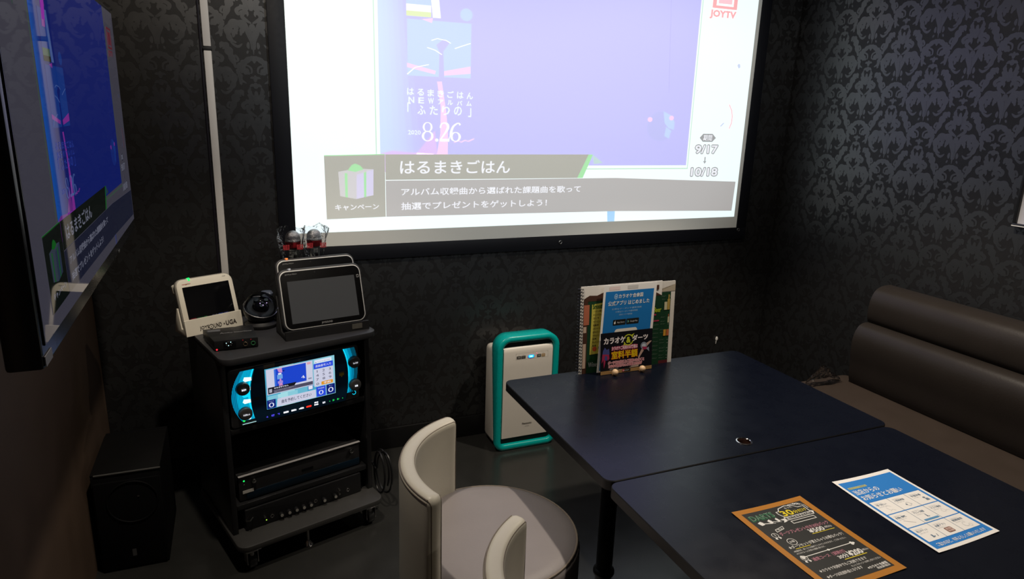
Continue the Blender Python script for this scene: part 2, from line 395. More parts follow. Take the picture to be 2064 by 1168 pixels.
# ------------------------------------------------------------------ the programme picture (shown on screen, television and player)
def show(a, P, fine=True, st=(0, 0)):
    a.rect(0, 0, 1, 1, P['bg'], 1)
    a.rect(.1486, .205, .8524, 1, P['line'], 2); a.rect(.1505, .209, .8505, 1, P['bg'], 3)
    a.rect(.1568, .22, .8470, 1, P['v0'], 4)
    n = len(P['grad'])
    for k, m in enumerate(P['grad']):                      # pale left side of the film
        a.poly([(.157+.0130*k, .22), (.157+.0130*(k+1), .22), (.157+.0070*(k+1), 1), (.157+.0070*k, 1)], m, 5)
    a.rect(.2097, .518, .3320, .695, P['art'], 6)            # cover picture
    a.poly([(.2092, .558), (.2635, .5368), (.2616, .5257), (.2091, .5442)], P['pink'], 7)
    a.poly([(.2769, .5364), (.3314, .5571), (.3316, .5333), (.275, .5221)], P['pink'], 7)
    a.poly([(.2640, .62), (.2700, .60), (.2691, .5147), (.2798, .5147), (.2777, .60), (.2900, .63), (.2780, .64)], P['v0'], 8)
    for q in ([(.2091, .522), (.224, .545), (.25, .556)], [(.247, .610), (.262, .603), (.275, .590)], [(.30, .612), (.315, .622), (.331, .632)], [(.255, .633), (.266, .640), (.283, .636), (.292, .628)]):
        a.line(q, .0022, P['pale'], 9)
    a.disc(.322, .722, .012, P['art'], 6, .020)
    a.rect(.2083, .7045, .2545, .7409, P['photo'], 6); a.rect(.2083, .7045, .2545, .7200, P['leafy'], 7)
    a.rect(.2083, .7409, .2545, .85, P['art'], 6)
    a.poly([(.2490, .85), (.2640, .85), (.2727, .7047), (.2577, .7042)], P['pale'], 8)
    a.poly([(.2373, .6969), (.2577, .7027), (.2559, .6874)], P['pink'], 7)
    for k in range(5): a.poly([(.225+.006*k, .80+.02*k), (.245+.004*k, .80+.02*k), (.255, .86+.03*k), (.235, .87+.02*k)], P['pink'], 9)
    a.poly([(.266, .5026), (.275, .5033), (.284, .4032), (.2875, .3382), (.2875, .2), (.2600, .2), (.2725, .3296), (.2733, .4188)], P['pink'], 6)
    if P.get('haze'):
        a.poly([(.157, .2625), (.18, .272), (.205, .268), (.26, .262), (.26, .2), (.157, .2)], P['haze'], 6)
        a.poly([(.225, .262), (.262, .34), (.270, .2)], P['haze'], 6)
    a.poly([(.7637, 1), (.7650, 1), (.7850, .50), (.7835, .50)], P['line2'], 6)
    # glass ball in the film
    a.disc(.7698, .372, .035, P['ball'], 6, .058)
    a.poly([(.775, .43), (.795, .415), (.806, .39), (.806, .36), (.792, .365), (.780, .385)], P['art'], 7)
    a.poly([(.785, .37), (.800, .355), (.795, .325), (.782, .335)], P['art'], 7); a.poly([(.797, .35), (.803, .345), (.795, .32)], P['v0'], 8)
    a.disc(.797, .405, .006, P['pink'], 8, .009); a.disc(.742, .397, .006, P['pink'], 8, .009)
    # banners
    a.poly([(.0547, .2543), (.1652, .2593), (.165, .0472), (.0554, .0443)], P['bar'], 10)
    a.poly([(.1660, .2593), (.5968, .2619), (.5723, .1730), (.1660, .1735)], P['bar'], 10)
    a.poly([(.5968, .2619), (.6070, .2610), (.5852, .1730), (.5723, .1730)], P['green'], 11)
    a.poly([(.6070, .2610), (.632, .2300), (.610, .2250)], P['greenp'], 9)
    a.poly([(.1660, .1710), (.6653, .1719), (.9925, .1505), (.9900, .026), (.6712, .0407), (.1660, .0471)], P['bar2'], 10)
    a.line([(.0547, .2543), (.1652, .2593)], .003, P['green'], 11)
    a.poly([(.6505, .042), (.6699, .041), (.6703, 0), (.6525, 0)], P['blue'], 5)
    # gift box
    a.poly([(.0791, .2017), (.1121, .1917), (.1108, .1105), (.0811, .1213)], P['box1'], 12)
    a.poly([(.1121, .1917), (.1434, .2092), (.1423, .1226), (.1108, .1105)], P['box2'], 12)
    a.poly([(.0791, .2017), (.1124, .2126), (.1434, .2092), (.1121, .1917)], P['box1'], 12)
    for q in ([(.0905, .1980), (.0955, .1965), (.0950, .1163), (.0905, .1178)], [(.1255, .1992), (.1300, .2017), (.1290, .1175), (.1250, .1160)],
              [(.0961, .2063), (.104, .224), (.110, .2286), (.119, .222), (.1251, .2093), (.11, .201)]): a.poly(q, P['green'], 13)
    b = .012
    a.text('キャンペーン', .0712, .0729, .020, P['txt'], 13, w=.081, bold=b)
    a.text('はるまきごはん', .1938, .1935, .047, P['txt'], 13, w=.2245, bold=b, res=4)
    a.text('アルバム収録曲から選ばれた課題曲を歌って', .1955, .1185, .026, P['txt'], 13, w=.3865, bold=b)
    a.text('抽選でプレゼントをゲットしよう！', .1949, .0690, .026, P['txt'], 13, w=.3090, bold=b)
    # title block in the film
    for k, c in enumerate('はるまきごはん'): a.text(c, .2150+.0193*k, .456-.0012*k, .022, P['txt2'], 13, w=.0125, anchor='c', bold=.01)
    for k, c in enumerate('NEWアルバム'): a.text(c, .2165+.0188*k, .4305-.0008*k, .019 if k < 3 else .016, P['txt2'], 13, w=.0105, anchor='c', bold=.01)
    for k, c in enumerate('「ふたりの」'): a.text(c, .2120+.0238*k, .393+(.008 if k == 0 else -.004 if k == 5 else 0), .030, P['txt2'], 13, w=.0155 if 0 < k < 5 else .006, anchor='c', bold=.008)
    def bowl(x, y, rx, ry, ix, iy):
        V = []; F = []
        for k in range(33):
            q = 2*PI*k/32; V += [(x+rx*math.cos(q), y+ry*math.sin(q)), (x+ix*math.cos(q), y+iy*math.sin(q))]
        a.add(V, [(2*k, 2*k+1, 2*k+3, 2*k+2) for k in range(32)], P['pale'], 13)
    def pen(pts, wds):
        S = sm([(x, y, 0) for x, y in pts], 6); V = []; n = len(S)
        for k, p in enumerate(S):
            d = (S[min(k+1, n-1)]-S[max(k-1, 0)]); d = Vector((d.x*2.16, d.y*1.19)).normalized(); f = k/(n-1)*(len(wds)-1); m = min(int(f), len(wds)-2); wd = wds[m]+(wds[m+1]-wds[m])*(f-m)
            V += [(p.x-d.y*wd/2/2.16, p.y+d.x*wd/2/1.19), (p.x+d.y*wd/2/2.16, p.y-d.x*wd/2/1.19)]
        a.add(V, [(2*k, 2*k+1, 2*k+3, 2*k+2) for k in range(n-1)], P['pale'], 13.5)
    bowl(.2475, .3520, .0092, .0160, .0062, .0145); bowl(.2475, .3215, .0112, .0170, .0072, .0152); a.disc(.2655, .3085, .0030, P['pale'], 13, .0050)
    pen([(.2725, .350), (.2740, .361), (.2800, .367), (.2865, .362), (.2875, .350), (.2820, .333), (.2720, .309)], (.006, .004, .003, .009, .010, .006, .003))
    pen([(.2715, .3085), (.278, .3085), (.2895, .3085)], (.009, .010, .008)); pen([(.2890, .304), (.2905, .320)], (.004, .003))
    bowl(.3030, .3205, .0105, .0160, .0062, .0145); pen([(.3120, .3610), (.3080, .367), (.2985, .356), (.2940, .336), (.2935, .320)], (.008, .003, .007, .010, .009))
    a.text('2020', .2098, .3262, .014, P['txt2'], 13, w=.024)
    a.line([(.300, .301), (.309, .307), (.315, .302), (.322, .309), (.329, .305), (.3407, .3145)], .003, P['pink'], 13)
    # right margin
    a.text('JOYTV', .8714, .7850, .034, P['red'], 13, w=.0710, bold=.055)
    a.frame(.8770, .8250, .9425, .92, .010, P['red'], 12); a.rect(.892, .843, .928, .90, P['red2'], 12)
    a.poly([(.8769, .3305), (.8862, .347), (.9117, .347), (.9222, .3306), (.9127, .3145), (.8865, .3145)], P['gray'], 12)
    a.text('期間', .8995, .3190, .024, P['txt'], 13, w=.024, anchor='c', bold=.01)
    for t, x, y, w_ in (('9/17', .8685, .2680, .062), ('10/18', .8625, .1760, .0735)):
        for k in range(8): a.text(t, x+.0024*math.cos(k*PI/4), y+.004*math.sin(k*PI/4), .033, P['gray'], 11+.1*k, w=w_, bold=.015, res=3)
        a.text(t, x, y, .033, P['txt'], 13, w=w_, bold=.02, res=3)
    a.line([(.8975, .2537), (.8975, .228)], .003, P['gray'], 12); a.line([(.894, .237), (.8975, .227), (.901, .237)], .0025, P['gray'], 12)
    a.poly([(.9600, .618), (.9650, .606), (.9690, .612), (.9680, .623), (.9630, .626)], P['dice'], 12)
    a.line([(.9495, .4652), (.9580, .4420), (.9617, .4176), (.9610, .3900), (.9560, .3688)], .003, P['red2'], 12)
    a.line([(.9312, .3775), (.9399, .3915)], .004, P['dice'], 12)
    a.poly([(.075, .93), (.092, .98), (.088, .86), (.080, .82)], P['leaf'], 6); a.line([(.105, .93), (.120, .93), (.132, .88)], .010, P['red2'], 6)

def lit(name, e, base=.0, s=1.0, rough=.9):
    return mat('picture_'+name, (base, base, base), rough, spec=.05, emit=e, estr=s)
def mix(a, b, t):
    a, b = srgb(a), srgb(b); return tuple(x+(y-x)*t for x, y in zip(a, b))

# ------------------------------------------------------------------ projection screen on the back wall
FABRIC = mat('white_screen_fabric', (.80, .80, .74), .9, spec=.05, noise=.02, nscale=5)
BORDER = mat('black_screen_border', (.0045, .005, .008), .55, spec=.3, noise=.15, nscale=60)
scr = thing('projection_screen', 'large white projection screen with black border showing a karaoke programme on the back wall', 'screen', (1.34, YB-.003, .943))
X0, X1, ZT = .249-1.34, 2.432-1.34, 1.247
def hung(z, x):           # cloth hangs a little out from the wall
    return -.012-.006*math.sin(3*x)*(1-z/1.3)
def sheet(x0, x1, z0, z1, m, name, dy, nx=24):
    b = MB(); R = []
    for zz in (z0, z1): R.append([(x0+(x1-x0)*k/nx, dy, zz) for k in range(nx+1)])
    b.grid(R, m); R2 = [[(x, y+.004, z) for x, y, z in r] for r in R]; b.grid(R2[::-1], m)
    return b.build(name, scr, 0)
sheet(X0, X1, 0, ZT, FABRIC, 'fabric', -.012)
bb = MB(); BW = .062
for c, d in (((0, -.010, -BW/2), (X1-X0+2*BW, .010, BW)), ((0, -.010, ZT+BW/2), (X1-X0+2*BW, .010, BW)),
             ((X0-BW/2, -.010, ZT/2), (BW, .010, ZT)), ((X1+BW/2, -.010, ZT/2), (BW, .010, ZT))): bb.box(c, d, BORDER, .002)
bb.build('border', scr)
for gx, gz in ((X0-.045, -.045), (.075, -.030), (X1+.012, -.012), (X0-.045, ZT+.045), (X1+.045, ZT+.045)):
    MB().tube([(gx+.007*math.cos(2*PI*k/16), -.017, gz+.007*math.sin(2*PI*k/16)) for k in range(16)], .0022, STEEL, 8, True).build('eyelet', scr)
WB = .66
def PJ(n, h, s=1.0): return lit('projected_'+n, h, WB, s)
P = dict(bg=PJ('ground', (.74, .90, .91)), line=PJ('line', (.36, .62, .44)), line2=PJ('string', (.29, .28, .63)), v0=PJ('film', (.36, .355, .79)),
         art=PJ('cover', (.36, .50, .78)), pink=PJ('pink', (.80, .47, .74)), pale=PJ('pale', (.85, .9, .95)), photo=PJ('photo', (.80, .85, .80)), leafy=PJ('leafy', (.55, .66, .30)),
         haze=PJ('haze', (.56, .36, .76)), ball=PJ('ball', (.33, .345, .74)), bar=PJ('bar', (.235, .235, .19)), bar2=PJ('grey_bar', (.275, .265, .26)), green=PJ('green', (.20, .60, .22)),
         greenp=PJ('pale_green', (.34, .52, .50)), blue=PJ('blue', (.20, .48, .78)), box1=PJ('box', (.44, .43, .45)), box2=PJ('box_side', (.48, .45, .66)), txt=PJ('words', (.70, .72, .78)),
         txt2=PJ('title_words', (.66, .78, .96)), red=PJ('red', (.78, .26, .28)), red2=PJ('pale_red', (.80, .42, .48)), gray=PJ('grey', (.16, .17, .18)), dice=PJ('dice', (.42, .50, .72)), leaf=PJ('leaf', (.30, .75, .40)))
P['grad'] = [PJ('film_%d' % k, tuple(x+(y-x)*((k+.5)/6)**1.5 for x, y in zip((.42, .56, .87), (.36, .355, .79)))) for k in range(6)]
a = Art(facing((.25-1.34, -.0125, 1.0-.943), (1, 0, 0), (0, 0, 1)), .00006, 2.16, 1.19)
show(a, P); a.build('picture', scr)

# ------------------------------------------------------------------ television on the left wall
tvx, ty0, ty1, tz0, tz1 = -.267, 1.150, 2.415, 1.098, 1.748
tv = thing('television', 'black flat television on the left wall showing the programme', 'television', (tvx, 0, 0))
TVB = mat('glossy_black_bezel', (.010, .010, .012), .25, noise=.1)
c = MB(); yc, zc = (ty0+ty1)/2, (tz0+tz1)/2
c.box((-.026, yc, zc), (.05, ty1-ty0, tz1-tz0), TVB, .006); c.box((-.07, yc, zc), (.05, ty1-ty0-.16, tz1-tz0-.14), BLACKM, .015)
c.build('housing', tv)
c = MB(); c.box((-.13, yc, zc), (.07, .30, .28), BLACKM, .004); c.box((-.182, yc, zc), (.04, .44, .34), BLACKM, .004); c.build('wall_bracket', tv)
MB().box((.0005, yc, zc+.010), (.003, ty1-ty0-.026, tz1-tz0-.050), BLACKG, .001).build('glass', tv)
TVM = lambda n, h, s=1: mat('tv_'+n, (.0008, .0008, .001), .025, spec=.25, emit=h, estr=s)
T = dict(bg=TVM('ground', '#34333d'), line=TVM('line', '#2a4a34'), line2=TVM('string', '#141a50'), v0=TVM('film', '#0a1656'), art=TVM('cover', '#0c2a6c'), pink=TVM('pink', '#6a2478'), pale=TVM('pale', '#3c4f80'),
         photo=TVM('photo', '#33483c'), leafy=TVM('leafy', '#0f160a'), ball=TVM('ball', '#0e2060'), bar=TVM('bar', '#070c0a'), bar2=TVM('grey_bar', '#131626'), green=TVM('green', '#0a4a16'), greenp=TVM('pale_green', '#1c3030'),
         blue=TVM('blue', '#2a2e50'), box1=TVM('box', '#28303c'), box2=TVM('box_side', '#1e2838'), txt=TVM('words', '#5a5c6a'), txt2=TVM('title_words', '#20307c'), red=TVM('red', '#4a1822'), red2=TVM('pale_red', '#4c1824'),
         gray=TVM('grey', '#20222a'), dice=TVM('dice', '#262a44'), leaf=TVM('leaf', '#06381c'), haze=TVM('haze', '#55206c'))
T['grad'] = [TVM('film_%d' % k, mix('#0c3f88', '#0a1a60', k/5)) for k in range(6)]
a = Art(facing((.0022, ty0+.015, tz0+.036), (0, 1, 0), (0, 0, 1)), .00006, ty1-ty0-.032, tz1-tz0-.052)
show(a, T); a.build('picture', tv)
MB().box((.0003, 2.02, tz0+.009), (.002, .024, .007), STEEL, .0005).build('badge', tv)
MB().box((.0003, ty0+.028, tz0+.012), (.0015, .045, .016), mat('grey_sticker', (.10, .10, .11), .6, noise=.1)).build('sticker', tv)

# ------------------------------------------------------------------ white cable cover on the back wall
CC = mat('white_cable_cover', (.74, .72, .69), .5, noise=.03)
cc = thing('cable_cover', 'narrow white cable cover running up the back wall left of the projection screen', 'cable cover', (-.018, YB, 0))
MB().box((0, -.008, (.76+1.668)/2), (.026, .016, 1.668-.76), CC, .003).build('cover_section', cc)
MB().box((0, -.008, (1.682+CEIL)/2), (.026, .016, CEIL-1.682), CC, .003).build('cover_section', cc)
MB().box((0, -.0075, 1.675), (.030, .015, .012), BLACKM, .002).build('joint_band', cc)
MB().tube([(-.021, -.004, .76), (-.021, -.004, CEIL)], .004, mat('shadow_line_cable', (.012, .010, .016), .5, noise=.1)).build('cable', cc)  # thin dark tube standing in for the shadow line at the cover's left edge
# small fitting low on the back wall

# ------------------------------------------------------------------ rack on casters
RA = math.radians(16.2)
RU = Vector((math.cos(RA), math.sin(RA), 0)); RD = Vector((-math.sin(RA), math.cos(RA), 0))
RO = Vector((-.045, 2.10, 0))
def rk(u, d, z=0): return RO+RU*u+RD*d+Vector((0, 0, z))
RACKM = mat('black_rack_laminate', (.012, .012, .013), .33, noise=.15, nscale=25)
RACKT = mat('dark_grey_rack_top', (.028, .028, .031), .45, noise=.12, nscale=60)
RACKB = mat('grey_rack_base', (.030, .029, .027), .5, noise=.12, nscale=60)
rack = thing('equipment_rack', 'black equipment rack on casters holding karaoke machines in the left corner', 'rack', RO, RA)
RW, RDP, ZTOP = .525, .42, .74
MB().prism(rrect(0, 0, RW, RDP, [.035, .035, .01, .01]), ZTOP-.022, ZTOP, RACKT, bevel=.003).build('top_panel', rack)
MB().prism(rrect(.0, -.035, RW-.005, RDP, [.035, .035, .01, .01]), .085, .105, RACKB, bevel=.003).build('base_panel', rack)
for x in (.008, RW-.026): MB().box((x+.009, .235, .412), (.018, .36, .614), RACKM, .002).build('side_panel', rack)
MB().box((RW/2, .410, .412), (RW-.05, .012, .610), RACKM).build('back_panel', rack)
for z in (.4705, .196): MB().box((RW/2, .235, z), (RW-.056, .35, .018), RACKM, .002).build('shelf', rack)
CASTM = mat('caster_rubber', (.015, .015, .015), .5, noise=.1)
for u, d in ((.045, .0), (RW-.05, .0), (.045, .37), (RW-.05, .37)):
    b = MB(); b.box((u, d, .080), (.05, .05, .006), STEEL, .001); b.cyl((u, d, .05), (u, d, .080), .010, STEEL)
    b.box((u-.017, d+.006, .046), (.003, .036, .045), STEEL, .001); b.box((u+.017, d+.006, .046), (.003, .036, .045), STEEL, .001); b.box((u, d+.006, .067), (.037, .036, .003), STEEL, .001)
    ob = b.build('caster', rack)
    t = MB(); t.cyl((u-.013, d+.010, .030), (u+.013, d+.010, .030), .0295, CASTM, bevel=.005, n=28); t.cyl((u-.019, d+.010, .030), (u+.019, d+.010, .030), .006, STEEL)
    t.build('wheel', ob)
b = MB(); b.cyl((RW*.46, .01, .018), (RW*.46, .01, .086), .0055, STEEL); b.build('levelling_rod', rack)
b = MB(); b.lathe([(0, 0), (.016, 0), (.017, .004), (.010, .012), (.007, .020), (0, .020)], CHROME, 24, Matrix.Translation((RW*.46, .01, 0))); b.build('levelling_foot', rack)

# ------------------------------------------------------------------ karaoke player with lit touch screen
pl = thing('karaoke_player', 'karaoke machine with bright touch screen and blue lit dial panels in the rack', 'karaoke machine', rk(.031, .062, .4830), RA)
PW, PH = .445, .200
b = MB(); b.box((PW/2, .15, PH/2), (PW-.016, .28, PH-.004), BLACKM, .004); b.build('body', pl)
FACE = mat('dark_grey_fascia', (.036, .036, .038), .38, noise=.1)
b = MB(); b.prism(rrect(0, 0, PW, PH, .012), 0, .016, FACE, facing((0, .012, 0), (1, 0, 0), (0, 0, 1)), .003); b.build('fascia', pl)
FR = facing((0, -.0045, 0), (1, 0, 0), (0, 0, 1))
def arc(xt, xm, xb, y0, y1, n=16):
    return [((1-t)**2*xb+2*t*(1-t)*(2*xm-.5*(xt+xb))+t*t*xt, y0+(y1-y0)*t) for t in (k/n for k in range(n+1))]
# centre glass
Lg = arc(.190*PW, .145*PW, .178*PW, .010*PH, .985*PH); Rg = arc(.850*PW, .905*PW, .872*PW, .010*PH, .985*PH)
GLASSB = mat('glass_with_painted_glow', (.009, .042, .095), .12, spec=.5, noise=.02)  # navy glow of the backlight bleed is put into the base colour
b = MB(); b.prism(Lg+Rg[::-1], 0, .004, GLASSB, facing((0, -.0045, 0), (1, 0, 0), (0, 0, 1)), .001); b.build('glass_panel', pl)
# lit side panels: fine ribs with the lamps behind
def ribbed(name, c1, c2, s, sc, direction='X'):
    m = bpy.data.materials.new(name); m.use_nodes = True; nt = m.node_tree; bs = nt.nodes['Principled BSDF']
    bs.inputs['Base Color'].default_value = (.01, .02, .03, 1); bs.inputs['Roughness'].default_value = .3
    tc = nt.nodes.new('ShaderNodeTexCoord'); wv = nt.nodes.new('ShaderNodeTexWave'); wv.bands_direction = direction; wv.inputs['Scale'].default_value = sc
    rp = nt.nodes.new('ShaderNodeValToRGB'); rp.color_ramp.elements[0].color = (*c1, 1); rp.color_ramp.elements[1].color = (*c2, 1)
    rp.color_ramp.elements[0].position = .25; rp.color_ramp.elements[1].position = .7
    nt.links.new(tc.outputs['Object'], wv.inputs['Vector']); nt.links.new(wv.outputs['Fac'], rp.inputs['Fac'])
    nt.links.new(rp.outputs['Color'], bs.inputs['Emission Color']); bs.inputs['Emission Strength'].default_value = s
    return m
RIB1 = ribbed('ribbed_bright_cyan', (.0, .10, .20), (.0, .62, .95), 1.0, 115)
RIB2 = ribbed('ribbed_cyan', (.0, .05, .10), (.0, .34, .60), 1.0, 115)
RIB3 = ribbed('ribbed_dim_cyan', (.0, .02, .035), (.0, .10, .17), 1.0, 115)
HOT = glow('pale_cyan', '#c8fbff', 1.6); CY = glow('cyan', '#10d8ff', 1.1)
def side(name, inner, outer, right):
    n = len(inner)-1; A = Art(facing((0, -.0048, 0), (1, 0, 0), (0, 0, 1)), .0003)
    cut = (0, .12, .38, .72, 1.0) if not right else (0, .10, .34, .62, 1.0)
    for i in range(4):
        f0, f1 = cut[i], cut[i+1]; mm = (CY, RIB1, RIB2 if right else RIB1, RIB3 if right else RIB2)[i]
        for k in range(n):
            q = []
            for kk, f in ((k, f0), (k+1, f0), (k+1, f1), (k, f1)):
                p, o = inner[kk], outer[kk]; q.append((p[0]+(o[0]-p[0])*f, p[1]+(o[1]-p[1])*f))
            A.poly(q if not right else q[::-1], mm, 1)
    return A
oL = arc(.085*PW, .000*PW+.006, .075*PW, .10*PH, .95*PH); iL = arc(.182*PW, .145*PW, .178*PW, .10*PH, .95*PH)
A = side('l', iL, oL, False)
for k in (3, 6, 8, 10, 13):                                   # lamps showing at the inner edge
    p = iL[k]; A.poly([(p[0], p[1]+.006), (p[0]-.022, p[1]+.010), (p[0]-.026, p[1]), (p[0]-.020, p[1]-.006), (p[0], p[1]-.005)], HOT if k in (13, 6, 10) else CY, 3)
A.build('lit_panel', pl)
oR = arc(.965*PW, .990*PW, .945*PW, .14*PH, .97*PH); iR = arc(.868*PW, .908*PW, .880*PW, .14*PH, .97*PH)
A = side('r', iR, oR, True)
A.build('lit_panel', pl)
KN = mat('dark_grey_knob', (.060, .060, .062), .32, noise=.1)
for u, v, t in ((.092, .665, 'BGM'), (.098, .235, 'マイクボリューム'), (.955, .705, 'ミュージック'), (.957, .275, '音量')):
    M = facing((u*PW, -.004, v*PH), (1, 0, 0), (0, 0, 1))
    b = MB(); b.lathe([(0, 0), (.0215, 0), (.0215, .010), (.0200, .015), (.0165, .017), (.006, .0155), (0, .0155)], KN, 32, M); ob = b.build('knob', pl)
    A = Art(facing((u*PW, -.0222, v*PH), (1, 0, 0), (0, 0, 1))); A.text(t, 0, -.0035, .006, G_W, 1, w=.008+.0016*len(t), anchor='c', bold=.02); A.build('knob_lettering', ob)
b = MB(); b.cyl((.952*PW, -.006, .115*PH), (.952*PW, .002, .115*PH), .006, BLACKM); b.tube([(.952*PW+.0062*math.cos(x*.25), -.006, .115*PH+.0062*math.sin(x*.25)) for x in range(-11, 6)], .0011, CY, 6); b.build('headphone_jack', pl)
# touch screen
SX0, SX1, SZ0, SZ1 = .254*PW, .793*PW, .205*PH, .908*PH
scn = MB().box(((SX0+SX1)/2, -.0085, (SZ0+SZ1)/2), (SX1-SX0+.004, .0012, SZ1-SZ0+.004), BLACKG).build('touch_screen', pl)
def SM(n, h, s=1): return mat('player_'+n, (.004, .004, .005), .15, emit=h, estr=s)
A = Art(facing((SX0, -.0092, SZ0), (1, 0, 0), (0, 0, 1)), .00005, SX1-SX0, SZ1-SZ0)
aq = [SM('aqua_%d' % k, mix('#2f9fc4', '#a9dfe6', t)) for k, t in enumerate((.1, .5, .9, .6, .3))]
for k in range(5): A.poly([(.2*k, 0), (.2*k+.2, 0), (.2*k+.2, 1), (.2*k, 1)], aq[(k*2) % 5], 1)
for k in range(5): A.rect(.14*k+.02, .22, .14*k+.16, .32, aq[(k+1) % 5], 2)
wht, blu, nav, orn, ink, pal = SM('white', '#c9cbe0'), SM('blue', '#2a49d8'), SM('navy', '#0d1f74'), SM('orange', '#dd9622'), SM('ink', '#3a3a52'), SM('pale', '#dfe4f4')
A.rect(.012, .345, .675, .985, SM('line', '#5a9ab8'), 3); A.rect(.018, .352, .670, .978, wht, 4)
A.rect(.125, .50, .575, .955, SM('film', '#1b43c9'), 5); A.rect(.125, .50, .15, .955, SM('film_pale', '#3a6fd8'), 6); A.rect(.165, .69, .24, .80, SM('cover', '#6aa0e0'), 6)
pk = SM('pink', '#c88ac8'); A.poly([(.17, .955), (.235, .955), (.24, .84), (.19, .86)], pk, 6); A.rect(.18, .80, .225, .84, pal, 7); A.poly([(.20, .70), (.215, .70), (.24, .50), (.18, .50)], pk, 7); A.rect(.17, .58, .24, .64, SM('mauve', '#a08ad8'), 8); A.rect(.245, .86, .27, .89, nav, 7)
A.line([(.505, .60), (.53, .65), (.53, .58)], .012, pal, 7); A.line([(.53, .65), (.55, .58)], .010, pal, 7)
A.rect(.592, .90, .645, .955, SM('rose', '#d8a0b0'), 5); A.rect(.60, .52, .65, .555, SM('grey', '#8c90a4'), 5)
A.rect(.03, .37, .665, .455, SM('bar', '#4c4a60'), 6); A.poly([(.03, .455), (.40, .455), (.43, .53), (.03, .53)], SM('black_bar', '#14141c'), 7); A.rect(.03, .37, .10, .53, SM('black_box', '#1c1c26'), 8); A.rect(.045, .40, .085, .49, SM('gift', '#a8a8b8'), 9)
A.text('はるまきごはん', .115, .475, .035, pal, 9, w=.20, bold=.03); A.text('アルバム収録曲から選ばれた課題曲を歌って', .115, .42, .022, SM('grey2', '#a0a0b4'), 9, w=.30)
A.text('抽選でプレゼントをゲットしよう！', .115, .39, .022, SM('grey2', '#a0a0b4'), 9, w=.24)
A.rect(.59, .245, .665, .355, SM('button_edge', '#3858b0'), 6); A.rect(.597, .255, .658, .345, pal, 7)
A.rect(.70, .88, .955, .965, pal, 3); A.poly([(.715, .895), (.73, .895), (.7225, .925)], ink, 4); A.text('デンモクから予約できます', .745, .898, .03, ink, 4, w=.19)
A.rect(.685, .74, .975, .872, blu, 3); A.text('選曲番号入力', .71, .775, .062, pal, 4, w=.235, bold=.0)
A.rect(.685, .285, .975, .735, wht, 3)
for k, c in enumerate('123456789'): A.text(c, .735+.095*(k % 3), .64-.105*(k//3), .062, ink, 4, anchor='c')
A.text('0', .735, .315, .062, ink, 4, anchor='c'); A.rect(.79, .30, .965, .385, orn, 4, .012); A.text('予約', .8775, .318, .05, pal, 5, w=.11, anchor='c', bold=.02)
A.rect(.005, .008, .125, .225, nav, 5); A.text('ランキング', .065, .175, .022, pal, 6, w=.07, anchor='c'); A.text('0', .065, .035, .115, pal, 6, anchor='c', res=4)
A.poly([(.135, .012), (.70, .012), (.70, .215), (.150, .215)], wht, 5); A.text('曲を予約してください', .205, .075, .090, ink, 6, w=.43, bold=.015)
A.rect(.710, .012, .850, .270, blu, 5); A.text('予約曲数', .78, .205, .030, pal, 6, w=.10, anchor='c'); A.text('0', .78, .055, .110, pal, 6, anchor='c', res=4)
A.rect(.862, .012, .992, .270, nav, 5); A.text('キー', .927, .215, .025, pal, 6, anchor='c'); A.text('0', .927, .060, .125, pal, 6, anchor='c', res=4)
A.build('screen_picture', scn)
A = Art(facing((0, -.0087, 0), (1, 0, 0), (0, 0, 1)))
for u, w_, m, t in ((.252, .012, G_B, '-♭'), (.296, .022, G_B, 'KEY'), (.338, .014, G_B, '+♯'), (.394, .038, G_W, '演奏開始'), (.454, .038, G_W, '演奏停止'), (.513, .038, G_W, '一時停止'), (.572, .040, G_R, 'ガイド'), (.632, .032, G_W, 'ボーカル'), (.694, .020, G_W, 'BGM'), (.774, .016, G_G, '遅い'), (.812, .018, G_G, '速い')):
    A.text(t, u*PW, .064*PH, .0062, m, 1, w=w_*PW, anchor='c', bold=.03)
    if w_ > .03 and m is not G_R: A.rect((u-w_/2)*PW, .064*PH+.0008, (u+w_/2)*PW, .064*PH+.0036, m, 1)
    if m is G_R: A.rect((u-w_/2)*PW, .064*PH, (u+w_/2)*PW, .064*PH+.0055, m, 1, .002)
A.text('選曲', .632*PW, .105*PH, .005, G_W, 1, w=.03*PW, anchor='c', bold=.04)
for u in (.742, .850): A.disc(u*PW, .075*PH, .0014, G_G, 1)
A.build('lit_key', pl)
A = Art(facing((0, -.0088, 0), (1, 0, 0), (0, 0, 1))); lab = mat('beige_label', (.20, .19, .16), .6, noise=.05)
A.rect(.250*PW, .925*PH, .330*PW, .985*PH, lab, 1); A.build('label_sticker', pl); A = Art(facing((0, -.0088, 0), (1, 0, 0), (0, 0, 1))); yl = mat('gold_print', (.32, .24, .01), .5, noise=.05); A.rect(.828*PW, .50*PH, .868*PW, .545*PH, yl, 1, .001); A.text('HYBRID', .848*PW, .548*PH, .004, yl, 1, w=.04*PW, anchor='c'); A.disc(.848*PW, .49*PH, .003, yl, 1)
A.build('gold_emblem', pl); A = Art(facing((0, -.0088, 0), (1, 0, 0), (0, 0, 1))); A.text('JOY', .505*PW, .935*PH, .0055, GREYI, 1, bold=.03); A.build('maker_lettering', pl)
A = Art(facing((0, -.0088, 0), (1, 0, 0), (0, 0, 1))); A.rect(.168*PW, .42*PH, .205*PW, .465*PH, BLACKM, 1); A.build('sensor_window', pl)
for n_, x, z, r, m_ in (('green_light', .088, .105, .0040, G_G), ('white_light', .128, .130, .0048, G_W), ('crimson_light', .187, .035, .0030, glow('crimson', '#ff2450', 1.2))):
    A = Art(facing((0, -.0062, 0), (1, 0, 0), (0, 0, 1))); A.disc(x*PW, z*PH, r, m_, 2); A.build(n_, pl)
